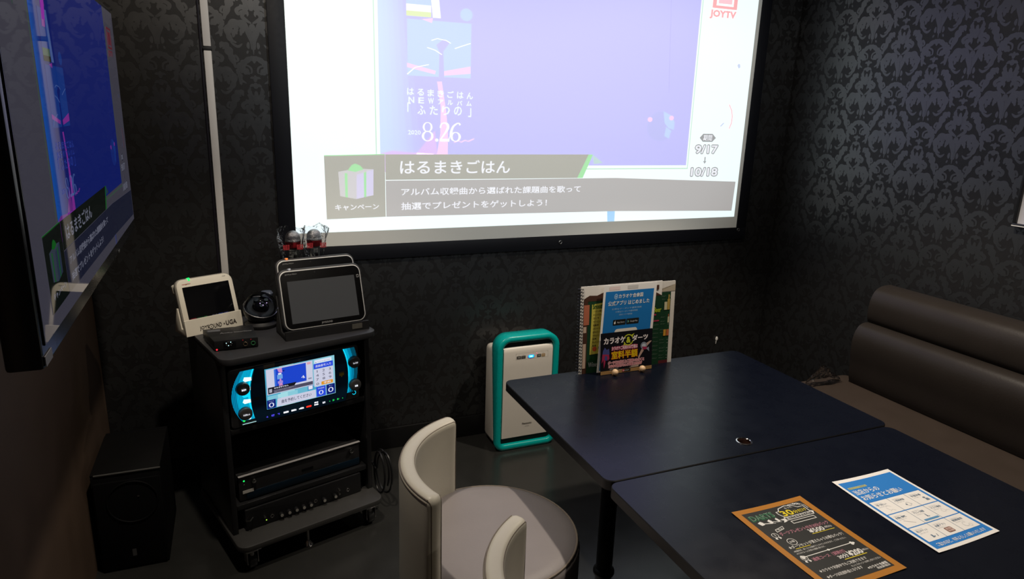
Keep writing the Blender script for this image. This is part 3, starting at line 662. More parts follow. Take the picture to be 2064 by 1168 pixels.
A = Art(facing((0, -.0062, 0), (1, 0, 0), (0, 0, 1))); A.line([(.075*PW, .045*PH), (.175*PW, .045*PH)], .0012, HOT, 2); A.build('lit_slot', pl)

# ------------------------------------------------------------------ silver amplifier
am = thing('amplifier', 'black amplifier with bright silver top edge on the middle rack shelf', 'amplifier', rk(.043, .080, .2055), RA)
AW, AH = .435, .092
b = MB(); b.box((AW/2, .14, AH/2+.004), (AW, .26, AH-.01), BLACKM, .003); b.build('body', am)
b = MB(); b.prism(rrect(0, 0, AW, AH, .004), 0, .014, mat('graphite_fascia', (.035, .034, .036), .34, metal=.4, noise=.08), facing((0, .010, .004), (1, 0, 0), (0, 0, 1)), .002); b.build('fascia', am)
MB().box((AW/2, -.005, AH+.0025), (AW+.002, .010, .0032), mat('bright_aluminium', (.92, .90, .88), .30, metal=.6, noise=.02), .0012).build('top_trim', am)
MB().box((AW/2+.01, -.0055, .018), (AW-.025, .003, .026), mat('blue_black_strip', (.004, .012, .022), .25, noise=.05), .001).build('lower_strip', am)
for x, r in ((.047, .0075), (AW-.035, .0085)): MB().cyl((x, .0, .070), (x, -.016, .070), r, CHROME, bevel=.002).build('knob', am)
A = Art(facing((0, -.0045, 0), (1, 0, 0), (0, 0, 1))); A.disc(.017, .075, .0030, G_G, 1); A.disc(.017, .062, .0018, GREYI, 1); A.build('power_light', am)
MB().box((.028, -.0078, .036), (.036, .001, .011), mat('white_label', (.50, .48, .44), .6, noise=.04)).build('label_sticker', am)
MB().box((.235, -.0048, .048), (.042, .0015, .009), BLACKG, .001).build('maker_plate', am)
MB().box((.265, -.0075, .033), (.018, .001, .002), CHROME).build('trim_chip', am)

# ------------------------------------------------------------------ mixer at the bottom
mx = thing('mixing_amplifier', 'black mixing amplifier with a row of pale knobs on the rack base', 'amplifier', rk(.050, .055, .105), RA)
b = MB(); b.box((.21, .16, .039), (.42, .30, .076), BLACKM, .003); b.build('body', mx)
b = MB(); b.prism(rrect(0, 0, .42, .076, .004), 0, .010, BLACKP, facing((0, .010, .002), (1, 0, 0), (0, 0, 1)), .002); b.build('fascia', mx)
KP = mat('pale_knob', (.30, .29, .26), .4, noise=.05)
for k, x in enumerate((.118, .145, .171, .197, .223, .273, .315)):
    b = MB(); b.cyl((x, .002, .022), (x, -.012, .022), .0078, BLACKP, bevel=.0015); b.cyl((x, -.012, .022), (x, -.0132, .022), .0052, KP); b.build('knob', mx)
for x in (.088, .243, .367): MB().tube([(x+.0055*math.cos(k*PI/8), -.001, .026+.0055*math.sin(k*PI/8)) for k in range(16)], .0014, STEEL, 6, True).build('input_jack', mx)
for x, z in ((.332, .040), (.332, .024), (.062, .034)): MB().cyl((x, .0, z), (x, -.008, z), .0035, STEEL).build('screw', mx)
A = Art(facing((0, -.0005, 0), (1, 0, 0), (0, 0, 1))); A.disc(.068, .018, .0020, glow('lime', '#b8f050', 1.2), 1); A.build('power_light', mx)
MB().tube([(.0, -.002, .040), (.01, -.018, .046), (.024, -.002, .046)], .002, STEEL).build('rack_handle', mx)

# ------------------------------------------------------------------ things on top of the rack
def on_top(x, y): return (x, y, ZTOP)
# white tablet and its dock
wa = math.radians(26)
dock = thing('tablet_dock', 'cream dock with dark lettering holding the small white tablet', 'tablet dock', (-.147, 2.367, ZTOP), wa)
DWd = .196
b = MB(); side_prof = [(0, 0), (.088, 0), (.062, .085), (.056, .085), (.036, .020), (.020, .020), (.016, .052), (.010, .052)]
b.prism(side_prof, 0, .006, CREAM, facing((0, 0, 0), (0, 1, 0), (0, 0, 1)), .001); b.prism(side_prof, -.006, 0, CREAM, facing((DWd, 0, 0), (0, 1, 0), (0, 0, 1)), .001)
b.prism([(0, 0), (.088, 0), (.082, .020), (.020, .020), (.016, .052), (.010, .052)], 0.005, DWd-.005, CREAM, facing((0, 0, 0), (0, 1, 0), (0, 0, 1)), .001)
b.build('dock_body', dock, 30)
A = Art(facing((0, -.0009, 0), (1, 0, 0), (0, .010/.0529, .052/.0529)))
INK = mat('dark_brown_ink', (.045, .035, .028), .6)
A.text('JOYS', .046, .012, .0145, INK, 1, w=.031, bold=.02); A.ring(.0845, .0190, .0062, .0082, INK, 1); A.rect(.0837, .0165, .0853, .0215, INK, 1); A.text('UND', .0945, .012, .0145, INK, 1, w=.026, bold=.02)
A.text('×', .1265, .0165, .0060, INK, 1, bold=.01); A.text('UGA', .136, .0125, .0155, INK, 1, w=.037, bold=.05); A.build('dock_lettering', dock)
tbw = thing('white_tablet', 'small cream framed tablet with dark screen standing in the cream dock', 'tablet', (-.147, 2.367, ZTOP), wa)
tl = math.radians(17)
def tilted(o, tl): return facing(o, (1, 0, 0), (0, math.sin(tl), math.cos(tl)))
TM = tilted((.004, .020, .0205), tl); TWd, THt = .197, .167
RIM = mat('grey_tablet_rim', (.30, .28, .24), .4, noise=.05)
b = MB(); b.prism(rrect(0, 0, TWd, THt, [.012, .012, .030, .026], 8), -.021, -.004, RIM, TM, .004); b.build('back_shell', tbw)
b = MB(); b.prism(rrect(.003, .003, TWd-.003, THt-.003, [.010, .010, .028, .024], 8), -.006, .0, CREAM, TM, .002); b.build('front_frame', tbw)
b = MB(); b.prism(rrect(.0, .118, .06, .154, .008), -.040, -.020, CREAM, TM, .004); b.build('rear_grip', tbw)
b = MB(); b.prism(rrect(.020, .022, TWd-.018, .138, .002), 0, .0008, BLACKG, TM); s_ = b.build('screen', tbw)
A = Art(TM @ Matrix.Translation((0, 0, .001)))
for x, w_, h in ((.025, .019, '#5a1218'), (.048, .019, '#0f3016'), (.070, .010, '#14461c'), (.098, .008, '#34303a'), (.112, .003, '#404050'), (.120, .016, '#26305a'), (.139, .016, '#2a2a4c')): A.rect(x, .0245, x+w_, .0315, SM('tab_'+h[1:], h), 1)
A.build('status_bar', s_)
A = Art(TM @ Matrix.Translation((0, 0, .0003))); A.text('navigation', .022, .1450, .0052, mat('red_ink', (.50, .06, .04), .6), 1, w=.028, bold=.02); A.build('red_lettering', tbw)
A = Art(TM @ Matrix.Translation((0, 0, .0003))); A.text('GS', .160, .154, .003, GREYI, 1, w=.012); A.build('grey_lettering', tbw)
b = MB(); b.prism(rrect(.044, .158, .0505, .1682, .002), -.014, .0012, glow('led_green', '#1cff70', 1.4), TM); b.build('green_light', tbw)

# sensor ball with clear dome
dm = thing('sensor_dome', 'black ball sensor with clear dome on the rack top beside the cream dock', 'sensor', (.088, 2.425, ZTOP))
b = MB(); b.lathe([(0, 0), (.052, 0), (.055, .004), (.055, .012), (.050, .015), (.046, .019), (.044, .022), (0, .022)], BLACKM, 40); b.build('base', dm)
TQ = Matrix.Translation((0, 0, .064)) @ Matrix.Rotation(math.radians(27), 4, Vector((.95, .3, 0)).normalized())
b = MB(); pr = [(.0, -.050)]+[(.057*math.cos(math.radians(t)), .057*math.sin(math.radians(t))) for t in range(-60, 6, 6)]+[(.053, .006), (.0, .004)]
b.lathe(pr, BLACKP, 48, TQ); b.build('lower_shell', dm)
b = MB(); b.tube([TQ @ Vector((.0560*math.cos(k*PI/24), .0560*math.sin(k*PI/24), .005)) for k in range(48)], .0018, mat('silver_ring', (.5, .5, .52), .25, metal=1, noise=.02), 8, True); b.build('silver_ring', dm)
b = MB(); b.lathe([(.054*math.cos(math.radians(t)), .006+.052*math.sin(math.radians(t))) for t in range(0, 91, 6)], film('clear_dome', (.80, .82, .86), .18, .03, 0), 48, TQ); b.build('clear_dome', dm)
b = MB(); b.ball((0, 0, .006), .028, BLACKG, (1, 1, .8), TQ)
for x, y in ((-.018, .01), (.016, .014), (0, -.018)): b.cyl((x, y, .018), (x, y, .028), .007, BLACKG, M=TQ)
b.build('lens_block', dm)
A = MB()
for x, y, z in ((-.006, -.016, .036), (.004, -.020, .032), (.016, -.010, .034)): A.ball((x, y, z), .0016, glow('lilac', '#e8c8ff', 1.4), M=TQ, u=10, v=8)  # highlights on the dome, put in as small glowing beads
A.build('dome_highlight', dm)
b = MB(); b.lathe([(0, 0), (.020, 0), (.022, .010), (.018, .016), (0, .018)], mat('steel_blue_cap', (.10, .12, .17), .25, noise=.05), 24, Matrix.Translation((.025, .045, .095))); b.cyl((.025, .045, .06), (.025, .045, .096), .010, BLACKP); b.build('rear_cap', dm)

# audio interface box
ia = math.radians(2)
it = thing('audio_interface', 'small black audio box with jacks and red light on the rack front corner', 'audio box', (-.062, 2.195, ZTOP), ia)
IW, ID, IH = .128, .135, .034
MB().prism([(0, 0), (IW, 0), (IW-.006, ID), (-.030, ID)], 0.003, IH, BLACKP, bevel=.002).build('body', it)
for x, y in ((.015, .015), (IW-.015, .015), (0, ID-.015), (IW-.02, ID-.015)): MB().cyl((x, y, 0), (x, y, .004), .006, BLACKM).build('foot', it)
MB().box((.045, -.003, .024), (.036, .008, .014), BLACKG, .002).build('volume_bar', it)
for x, m in ((.090, mat('brass', (.70, .55, .35), .25, metal=1, noise=.03)), (.113, mat('green_ring', (.03, .16, .06), .4, noise=.05))):
    b = MB(); b.tube([(x+.0058*math.cos(k*PI/10), -.002, .016+.0058*math.sin(k*PI/10)) for k in range(20)], .0014, m, 8, True); b.cyl((x, .001, .016), (x, -.001, .016), .004, BLACKG); b.build('jack_socket', it)
def spot(n_, x, z, r, m, p):
    A = Art(facing((0, -.0005, 0), (1, 0, 0), (0, 0, 1))); A.disc(x, z, r, m, 1); A.build(n_, p)
spot('power_light', .006, .006, .0026, glow('led_red', '#ff3040', 1.5), it)
for x, r in ((.083, .0020), (.107, .0018)): spot('jack_marker', x, .029, r, mat('red_dot', (.5, .03, .05), .5), it)
A = Art(facing((0, -.0075, 0), (1, 0, 0), (0, 0, 1)))
for k in range(7): A.disc(.042+.0085*math.cos(k*.9), .024+.006*math.sin(k*.9), .0014, HOT if k % 2 else GREYI, 1)
A.build('dial_lights', it)
A = Art(Matrix.Translation((0, 0, IH+.0003))); A.rect(-.016, .098, .022, .120, mat('pale_sticker', (.10, .10, .105), .6, noise=.05), 1); A.build('sticker', it)
A = Art(Matrix.Translation((0, 0, IH+.0003))); A.text('Audio Interface', .020, .070, .010, mat('silver_print', (.30, .30, .30), .5), 1, w=.095); A.build('lettering', it)

# black tablets in their docks
tg = 'black karaoke tablets on the rack'
GREYS = mat('sleeping_screen', (.030, .030, .030), .55, spec=.12, noise=.05, emit=(.022, .022, .022), estr=1.0)
TRIM = mat('silver_trim', (.72, .72, .70), .42, metal=.25, noise=.02)
TGL = mat('tablet_glass', (.004, .004, .0045), .22, spec=.10, noise=.02)
RUB = mat('charcoal_rubber', (.020, .020, .022), .5, noise=.12)
def black_tablet(label, loc, rz, led):
    t = thing('karaoke_tablet', label, 'tablet', loc, rz, None)
    M = tilted((0, .022, .022), math.radians(17)); w_, h = .292, .210
    MB().prism(rrect(0, 0, w_, h, .030, 8), -.030, -.004, RUB, M, .006).build('case', t)
    MB().prism(rrect(.006, .006, w_-.006, h-.006, .026, 8), -.006, -.0012, TRIM, M, .001).build('silver_trim', t)
    g = MB().prism(rrect(.0095, .0095, w_-.0095, h-.0095, .023, 8), -.004, -.0006, TGL, M).build('glass', t)
    s_ = MB().prism(rrect(.030, .026, w_-.030, h-.042, .001), -.0008, -.0002, GREYS, M).build('screen', t)
    A = Art(M @ Matrix.Translation((0, 0, .0)), .0002); pr = mat('pale_grey_print', (.34, .34, .34), .5)
    A.text('JOYSOUND', w_/2, .0130, .0080, pr, 1, w=.038, anchor='c', bold=.02); A.build('maker_lettering', t)
    A = Art(M, .0002); A.text('JOYPad PRO+', .026, h-.0215, .0050, pr, 1, w=.040, bold=.02); A.build('model_lettering', t)
    A = Art(M, .0002); A.frame(w_-.022, h-.052, w_-.014, h-.042, .0015, pr, 1); A.build('card_symbol', t)
    A = Art(M, .0002); A.disc(w_/2-.02, h-.018, .0022, BLACKP, 1); A.build('camera_dot', t)
    MB().prism(rrect(.041, h-.004, .0475, h+.002, .002), -.022, .0006, led, M).build('status_light', t)
    return t
fa = math.radians(11)
FD = Vector((.152, 2.225, ZTOP)); BDk = FD+Vector((.006, .165, 0))
black_tablet('black tablet with large grey screen in front on the rack top', FD+Vector((.003, 0, 0)), fa, mat('pale_light', (.4, .4, .42), .4, emit=(.20, .20, .22), estr=1.0))
black_tablet('black tablet with orange light mostly hidden behind the front tablet', BDk+Vector((.003, 0, 0)), fa, glow('led_orange', '#ff7a38', 1.6))
def tdock(label, loc, st):
    d = thing('charging_dock', label, 'charging dock', loc, fa)
    pr = [(0, 0), (.115, 0), (.115, .012), (.090, .090), (.080, .090), (.052, .018), (.014, .018), (.010, .030), (.002, .030)]
    MB().prism(pr, 0, .290, BLACKM, facing((0, 0, 0), (0, 1, 0), (0, 0, 1)), .002).build('dock_body', d)
    if st: MB().box((.245, -.0003, .017), (.036, .0012, .018), mat('worn_sticker', (.11, .105, .09), .6, noise=.3, nscale=120)).build('sticker', d)
tdock('black dock with a small worn sticker under the front black tablet', FD, True)
tdock('plain black dock under the rear black tablet', BDk, False)

# two wrapped microphones behind the tablets
mg = None
MESH = mat('silver_grille', (.42, .41, .40), .30, metal=1, noise=.7, nscale=380, bump=1.0, bscale=420)
REDB = mat('red_collar', (.26, .012, .018), .4, noise=.08); MICB = mat('grey_microphone_body', (.10, .11, .10), .4, noise=.08)
st = thing('microphone_stand', 'black microphone stand on the rack top behind the two tablets', 'stand', (.258, 2.60, ZTOP), math.radians(12))
b = MB(); b.box((0, 0, .042), (.20, .075, .084), BLACKM, .006)
b.build('base', st)
for x in (-.040, .040): MB().lathe([(.0, 0), (.026, 0), (.026, .03), (.020, .03), (.020, .004), (0, .004)], BLACKM, 24, Matrix.Translation((x, 0, .084))).build('cup', st)
def mic(loc, label):
    t = thing('microphone', label, 'microphone', loc)
    MB().lathe([(0, 0), (.016, 0), (.0165, .01), (.0185, .12), (.020, .150), (.0, .150)], MICB, 28).build('body', t)
    MB().lathe([(.0, .148), (.0235, .148), (.027, .152), (.0275, .166), (.029, .170), (0, .170)], REDB, 32).build('collar', t)
    g = MB(); g.lathe([(0, .168), (.0255, .168), (.0285, .172), (.0285, .176), (.027, .178)]+[(.027*math.cos(math.radians(q)), .184+.027*math.sin(math.radians(q))) for q in range(0, 91, 9)], MESH, 36); g.build('grille', t)
    MB().box((.004, -.0185, .118), (.013, .006, .016), BLACKP, .003).build('switch', t)
    MB().box((-.004, -.0180, .118), (.030, .005, .050), mat('pale_plate', (.16, .17, .155), .4, noise=.05), .002).build('switch_plate', t)
    return t
MP = [Vector((.222, 2.592, ZTOP+.092)), Vector((.300, 2.609, ZTOP+.092))]
mic(MP[0], 'left microphone with silver grille and red collar behind the black tablets')
mic(MP[1], 'right microphone with silver grille and red collar in front of the projection screen')
def bag(loc, label, seed, sq):
    rnd = random.Random(seed); n = 30; R = []
    ph = [rnd.uniform(0, 6.28) for _ in range(6)]
    for i, (z, r) in enumerate([(.045, .026), (.075, .030), (.10, .031), (.125, .033), (.150, .036), (.175, .039), (.195, .042), (.212, .043), (.222, .036)]):
        R.append([(r*sq*(1+.13*math.sin(3*a+ph[0]+i*.7)+.07*math.sin(7*a+ph[1]-i))*math.cos(a), r*.80*(1+.13*math.sin(4*a+ph[2]+i*.5)+.06*math.sin(9*a+ph[3]))*math.sin(a), z+.006*math.sin(2*a+ph[4])*(i > 5)+.003*math.sin(5*a+ph[5])*(i > 6)) for a in (2*PI*k/n for k in range(n))])
    t = thing('microphone_bag', label, 'plastic bag', loc)
    b = MB(); b.grid([r for r in R], film('clear_bag', (.93, .93, .95), .17, .06, .8, 110), True); b.build('film', t, 80)
    A = Art(facing((0, -.0365, 0), (1, 0, 0), (0, 0, 1))); RP = mat('red_bag_print', (.45, .03, .04), .6)
    A.text('除菌済', -.034, .146, .020, RP, 1, w=.022, bold=.03); A.build('bag_lettering', t)
    A = Art(facing((0, -.0365, 0), (1, 0, 0), (0, 0, 1))); A.text('除菌済', .014, .146, .020, RP, 1, w=.022, bold=.03); A.build('bag_lettering', t)
bag(MP[0]+Vector((-.004, 0, 0)), 'clear crinkled bag with red print over the left microphone', 3, 1.12)
bag(MP[1]+Vector((.003, 0, 0)), 'clear crinkled bag with red print over the right microphone', 9, 1.05)

# cable loops hanging at the rack side
cl = MB(); pts = []
for k in range(60):
    a_ = k/59*2*PI*2.6; pts.append(rk(RW+.042+.012*math.sin(a_*.5), .06+.05*math.cos(a_)+.03*k/59, .145+.085*math.sin(a_)))
cl.tube([tuple(p) for p in pts], .004, mat('black_cable', (.009, .009, .010), .4, noise=.1), 8)
cl.tube([tuple(p) for p in sm([rk(RW+.035, .11, .145), rk(RW+.02, .25, .25), rk(RW+.020, .40, .30), rk(RW-.03, .450, .22)], 8)], .004, mat('black_cable', (.009, .009, .010), .4), 8)
o = cl.build('cable_coil'); tag(o, 'loops of black cable hanging on the right side of the equipment rack', 'cable')

# ------------------------------------------------------------------ tables
NAVY = mat('navy_black_laminate', (.0028, .0040, .0092), .28, spec=.20, noise=.12, nscale=18)
EDGE = mat('black_edge_band', (.006, .006, .007), .45, noise=.1)
LEGM = mat('black_steel', (.008, .008, .009), .35, spec=.4, noise=.1)
TH_ = .60
def table(label, x0, x1, y0, y1, legs, hole=None):
    t = thing('table', label, 'table', (x0, y0, 0)); L, D = x1-x0, y1-y0
    P = rrect(0, 0, L, D, .028, 8)
    tp = MB(); b = bmesh.new(); z0, z1, bv = TH_-.030, TH_, .0025
    rings = []
    def inset(d): return rrect(d, d, L-d, D-d, .028-d, 8)
    for d, z in ((bv, z0), (0, z0+bv), (0, z1-bv), (bv*.7, z1)): rings.append([b.verts.new((x, y, z)) for x, y in inset(d)])
    n = len(P); b.faces.new(rings[0][::-1])
    for A_, B_ in zip(rings, rings[1:]):
        for k in range(n): b.faces.new((A_[k], A_[(k+1) % n], B_[(k+1) % n], B_[k]))
    tp.merge(b, EDGE)
    b = bmesh.new(); vs_ = [b.verts.new((x, y, z1)) for x, y in inset(bv*.7)]
    if hole:
        hx, hy, hr = hole[0]-x0, hole[1]-y0, .019
        hv = [b.verts.new((hx+hr*math.cos(-2*PI*k/24), hy+hr*math.sin(-2*PI*k/24), z1)) for k in range(24)]
        ed = [b.edges.new((vs_[k], vs_[(k+1) % n])) for k in range(n)]+[b.edges.new((hv[k], hv[(k+1) % 24])) for k in range(24)]
        bmesh.ops.triangle_fill(b, use_beauty=True, use_dissolve=False, edges=ed, normal=(0, 0, 1))
        for f in b.faces:
            if f.normal.z < 0: f.normal_flip()
    else: b.faces.new(vs_)
    tp.merge(b, NAVY); tp.build('tabletop', t, 30)
    if hole:
        g = MB(); M = Matrix.Translation((hx, hy, z1))
        g.lathe([(.0185, -.006), (.0185, .0005), (.0200, .0022), (.0228, .0016), (.0235, .0), (.0215, -.001)], CHROME, 40, M); g.build('grommet_ring', t)
        g = MB(); g.lathe([(0, -.028), (.0195, -.028), (.0188, .0)], mat('brown_hole_lining', (.050, .018, .010), .6, noise=.2), 32, M); g.build('grommet_cup', t)
    for lx, ly in legs:
        MB().cyl((lx-x0, ly-y0, .004), (lx-x0, ly-y0, TH_-.030), .0275, LEGM, n=32).build('leg', t)
        g = MB(); g.lathe([(0, 0), (.034, 0), (.036, .004), (.034, .010), (.0285, .014), (.0285, .02), (0, .02)], LEGM, 32, Matrix.Translation((lx-x0, ly-y0, 0))); g.build('foot', t)
    b = MB(); b.box((L/2, D/2, TH_-.045), (L-.30, .05, .028), LEGM, .003)
    for lx, ly in legs: b.box((lx-x0, D/2, TH_-.045), (.05, D-.25, .028), LEGM, .003)
    b.build('frame', t)
    return t
table('farther navy black table by the wall holding the menus with a round chrome cable hole', .836, 1.832, 1.306, 2.004, ((1.092, 1.690), (1.576, 1.690)), (1.322, 1.367))
table('nearer navy black table with the two flat paper notices', .832, 1.820, .600, 1.301, ((1.092, .95), (1.576, .95)))

# ------------------------------------------------------------------ round tub chairs
VINYL = mat('grey_seat_vinyl', (.215, .195, .192), .50, spec=.35, noise=.06, nscale=12, bump=.15, bscale=160)
LEATH = mat('cream_grey_leather', (.52, .49, .41), .42, spec=.4, noise=.04, nscale=14, bump=.06, bscale=120)
PIPE = mat('brown_seam', (.16, .13, .10), .6, noise=.1)
ACX, ACY = .655, 1.471                                       # centre of the back's curve; seat centre lies .07 towards the wall
def tub_chair(label, loc, rz):
    """faces local +x; back is an arc round local -x, from +50 to -50 degrees about 180"""
    t = thing('tub_chair', label, 'chair', loc, rz)
    sx = -.062
    s_ = MB(); R = .243
    s_.lathe([(0, .405), (.12, .404), (.20, .400), (.228, .394), (.239, .384), (R, .368), (R, .30), (.239, .10), (.225, .08), (0, .08)], VINYL, 72, Matrix.Translation((sx, 0, 0))); s_.build('seat', t, 60)
    b = MB(); b.tube([(sx+.2345*math.cos(k*PI/36), .2345*math.sin(k*PI/36), .3905) for k in range(72)], .0028, PIPE, 8, True); b.build('seat_piping', t)
    b = MB(); b.lathe([(0, .0), (.19, .0), (.195, .01), (.195, .085), (0, .085)], BLACKM, 48, Matrix.Translation((sx, 0, 0))); b.build('plinth', t)
    # back: section (radius, height), swept round the arc with rounded ends
    r1, r0, zb, zt = .303, .259, .09, .626
    def sec(d):
        i, o_, top = r0+d, r1-d, zt-d; rr = min(.016, (o_-i)/2*.95)
        P = [(i, zb), (i, .30), (i+.002, .50), (i, top-rr-.004)]
        P += [(i+rr-rr*math.cos(a), top-rr+rr*math.sin(a)) for a in (PI/2*k/5 for k in range(1, 6))]
        P += [(o_-rr+rr*math.sin(a), top-rr+rr*math.cos(a)) for a in (PI/2*k/5 for k in range(0, 6))]
        P += [(o_, .50), (o_+.002, .30), (o_-.006, zb)]
        return P
    h = math.radians(50); E_ = .055; rows = []
    st_ = [(-h, .0195), (-h+.004, .013), (-h+.016, .0065), (-h+.034, .002), (-h+E_, 0)]+[(-h+E_+(2*h-2*E_)*k/40, 0) for k in range(1, 40)]+[(h-E_, 0), (h-.034, .002), (h-.016, .0065), (h-.004, .013), (h, .0195)]
    for a_, d in st_: rows.append([(r*math.cos(PI+a_), r*math.sin(PI+a_), z) for r, z in sec(d)])
    b = MB(); b.grid(rows, LEATH, True); b.poly(rows[0], LEATH); b.poly(rows[-1][::-1], LEATH)
    bmesh.ops.remove_doubles(b.bm, verts=b.bm.verts, dist=1e-5); bmesh.ops.recalc_face_normals(b.bm, faces=b.bm.faces)
    b.build('backrest', t, 70)
    p = MB()
    def run(r, z, rad, a0=-h+.05, a1=h-.05): p.tube([(r*math.cos(PI+a0+(a1-a0)*k/48), r*math.sin(PI+a0+(a1-a0)*k/48), z) for k in range(49)], rad, PIPE, 6)
    run(r1-.0035, zt-.0055, .0020); run(r0+.0045, zt-.0065, .0016); run(r1-.0005, zt-.0125, .0012)
    for sg in (-1, 1):                                       # upright seams at both ends
        a_ = PI+sg*(h-.016)
        for rr_ in (r1-.0066, r0+.0066): p.tube([(rr_*math.cos(a_), rr_*math.sin(a_), z) for z in (zt-.024, .5, .3, .12)], .0012, PIPE, 6)
        for rr_, rc in ((r1-.0035, r1-.0066), (r0+.0045, r0+.0066)):
            p.tube([(r_*math.cos(PI+sg*q), r_*math.sin(PI+sg*q), z) for r_, q, z in ((rr_, h-.05, zt-.006), ((rr_+rc)/2, h-.030, zt-.0105), (rc, h-.018, zt-.018), (rc, h-.016, zt-.026))], .0013, PIPE, 6)
    p.build('seam_piping', t)
    return t
cg = 'grey tub chairs along the tables'
ch = tub_chair('whole grey round tub chair between the equipment rack and the farther table', (ACX, ACY, 0), math.radians(-23))
dup(ch, (.703, .975, 0), math.radians(-10), 'nearest grey tub chair, only the top of its curved back showing at the bottom edge')

# ------------------------------------------------------------------ bench sofa along the right wall
SEATL = mat('brown_bench_vinyl', (.045, .032, .024), .55, spec=.3, noise=.12, nscale=10, bump=.15, bscale=150)
BACKL = mat('dark_leather', (.024, .019, .0155), .42, spec=.24, noise=.12, nscale=10, bump=.15, bscale=150)
sofa = thing('bench_sofa', 'long dark leather bench with two rolled back cushions along the right wall', 'sofa', (2.3, 2.0, 0))
def extr(name, prof, m, y0, y1, end=.02, n=2):
    """closed section (x, z) run along y with softened ends"""
    P = [Vector((x, z)) for x, z in prof]; c_ = sum(P, Vector((0, 0)))/len(P); rows = []
    for y, f in ((y0, end), (y0+end*.3, end*.4), (y0+end, 0), (y1-end, 0), (y1-end*.3, end*.4), (y1, end)):
        rows.append([((p+(c_-p).normalized()*f).x, y, (p+(c_-p).normalized()*f).y) for p in P])
    b = MB(); b.grid(rows, m, True); b.poly(rows[0], m); b.poly(rows[-1][::-1], m)
    bmesh.ops.recalc_face_normals(b.bm, faces=b.bm.faces)
    return b.build(name, sofa, 60)
YE = -3.4
def c2(pts, n=6): return [(p.x, p.y) for p in sm([(x, z, 0) for x, z in pts], n, True)]
extr('seat', c2([(-.40, .30), (-.405, .36), (-.38, .397), (-.25, .404), (.0, .402), (.20, .398), (.24, .34), (.24, .28), (-.1, .27), (-.36, .275)]), SEATL, 0, YE, .025)
extr('back_cushion', c2([(.145, .395), (.118, .51), (.112, .60), (.135, .655), (.180, .669), (.230, .645), (.262, .55), (.275, .395)]), BACKL, -.075, YE, .03)
extr('top_roll', c2([(.225, .66), (.215, .74), (.240, .797), (.295, .816), (.350, .805), (.372, .74), (.372, .66), (.30, .64)]), BACKL, -.05, YE, .035)
b = MB(); b.box((-.06, YE/2, .14), (.62, -YE-.04, .27), BLACKM, .006); b.box((.315, YE/2, .33), (.11, -YE-.02, .62), BLACKM, .006); b.build('base', sofa)

# crumpled clear plastic on the far end of the bench
pb = MB(); rnd = random.Random(5); n, m_ = 26, 12; R = []
for j in range(m_+1):
    v = j/m_; row = []
    for i in range(n+1):
        u = i/n; hgt = .062*math.sin(PI*min(1, u*1.02))**.6*math.sin(PI*(.08+.84*v))**.8*(1-.25*u)
        row.append((2.215+.19*u+.010*math.sin(9*v+3*u), 1.958+.040*v+.004*math.sin(8*u), .4055+max(0, hgt*(1+.35*math.sin(11*u+5*v)+.25*math.sin(17*v-6*u)))))
    R.append(row)
pb.grid(R, film('crumpled_film', (.93, .94, .96), .30, .05, .7, 60))
o = pb.build('plastic_bag', None, 25); tag(o, 'crumpled clear plastic bag lying on the far end of the dark bench', 'plastic bag')
cp = MB(); cp.ball((2.395, YB-.006, .335), .008, WHITEP, (1, .6, 1.6)); cp.cyl((2.395, YB-.004, .333), (2.394, YB-.004, .305), .0055, WHITEP, r1=.001)
o = cp.build('wall_clip'); tag(o, 'tiny pale clip low on the back wall beside the bench end', 'clip')

# ------------------------------------------------------------------ air purifier
TEAL = mat('teal_plastic', (.0, .36, .33), .28, spec=.5, noise=.05)
PURW = mat('white_purifier_plastic', (.66, .62, .55), .38, noise=.03)
pf = thing('air_purifier', 'white air purifier in a teal ring frame standing against the back wall', 'air purifier', (1.040, 2.570, 0))
FW, FH = .302, .545
b = MB(); b.box((FW/2, .105, .245), (FW-.014, .128, .455), PURW, .022, 3); b.build('housing', pf)
# ring: section sweeps round a rounded rectangle; deeper at the top
ctr = rrect(.0145, .0145, FW-.0145, FH-.0145, [.030, .030, .050, .050], 10); rows = []
N = len(ctr)
for k in range(N):
    p = Vector(ctr[k]); d = (Vector(ctr[(k+1) % N])-Vector(ctr[k-1])).normalized(); q = Vector((d.y, -d.x))     # outward
    dep = .030+.050*max(0, p.y/FH)**1.3; row = []
    for o_, y in ((-.0145, .006), (-.011, .001), (0, -.002), (.011, .001), (.0145, .006), (.0145, dep*.6), (.0125, dep-.003), (.009, dep), (-.009, dep), (-.0145, dep-.004)):
        row.append((p.x+q.x*o_, y, p.y+q.y*o_))
    rows.append(row)
rows.append(rows[0])
b = MB(); b.grid(rows, TEAL, True); bmesh.ops.remove_doubles(b.bm, verts=b.bm.verts, dist=1e-5); bmesh.ops.recalc_face_normals(b.bm, faces=b.bm.faces); b.build('ring_frame', pf, 50)
# front panel with a rolled top edge
pr = [(.006, .060), (.004, .20), (.004, .40), (.0045, .470), (.008, .484), (.016, .492), (.050, .503)]
rows = []
for x in [.033+.236*k/8 for k in range(9)]: rows.append([(x, y, z) for y, z in pr])
b = MB(); b.grid(rows, PURW); bk = [[(x, y+.02, z-.004) for x, y, z in r] for r in rows]
b.grid([r[::-1] for r in bk], PURW); b.grid([[r[0] for r in rows], [r[0] for r in bk]], PURW); b.grid([rows[0], bk[0]], PURW); b.grid([rows[-1], bk[-1]], PURW)
bmesh.ops.remove_doubles(b.bm, verts=b.bm.verts, dist=1e-5); bmesh.ops.recalc_face_normals(b.bm, faces=b.bm.faces); b.build('front_panel', pf, 50)
b = MB(); b.box((FW/2, .028, .28), (FW-.05, .02, .50), mat('dark_grille_gap', (.012, .014, .014), .6, noise=.1)); b.build('inner_gap', pf)
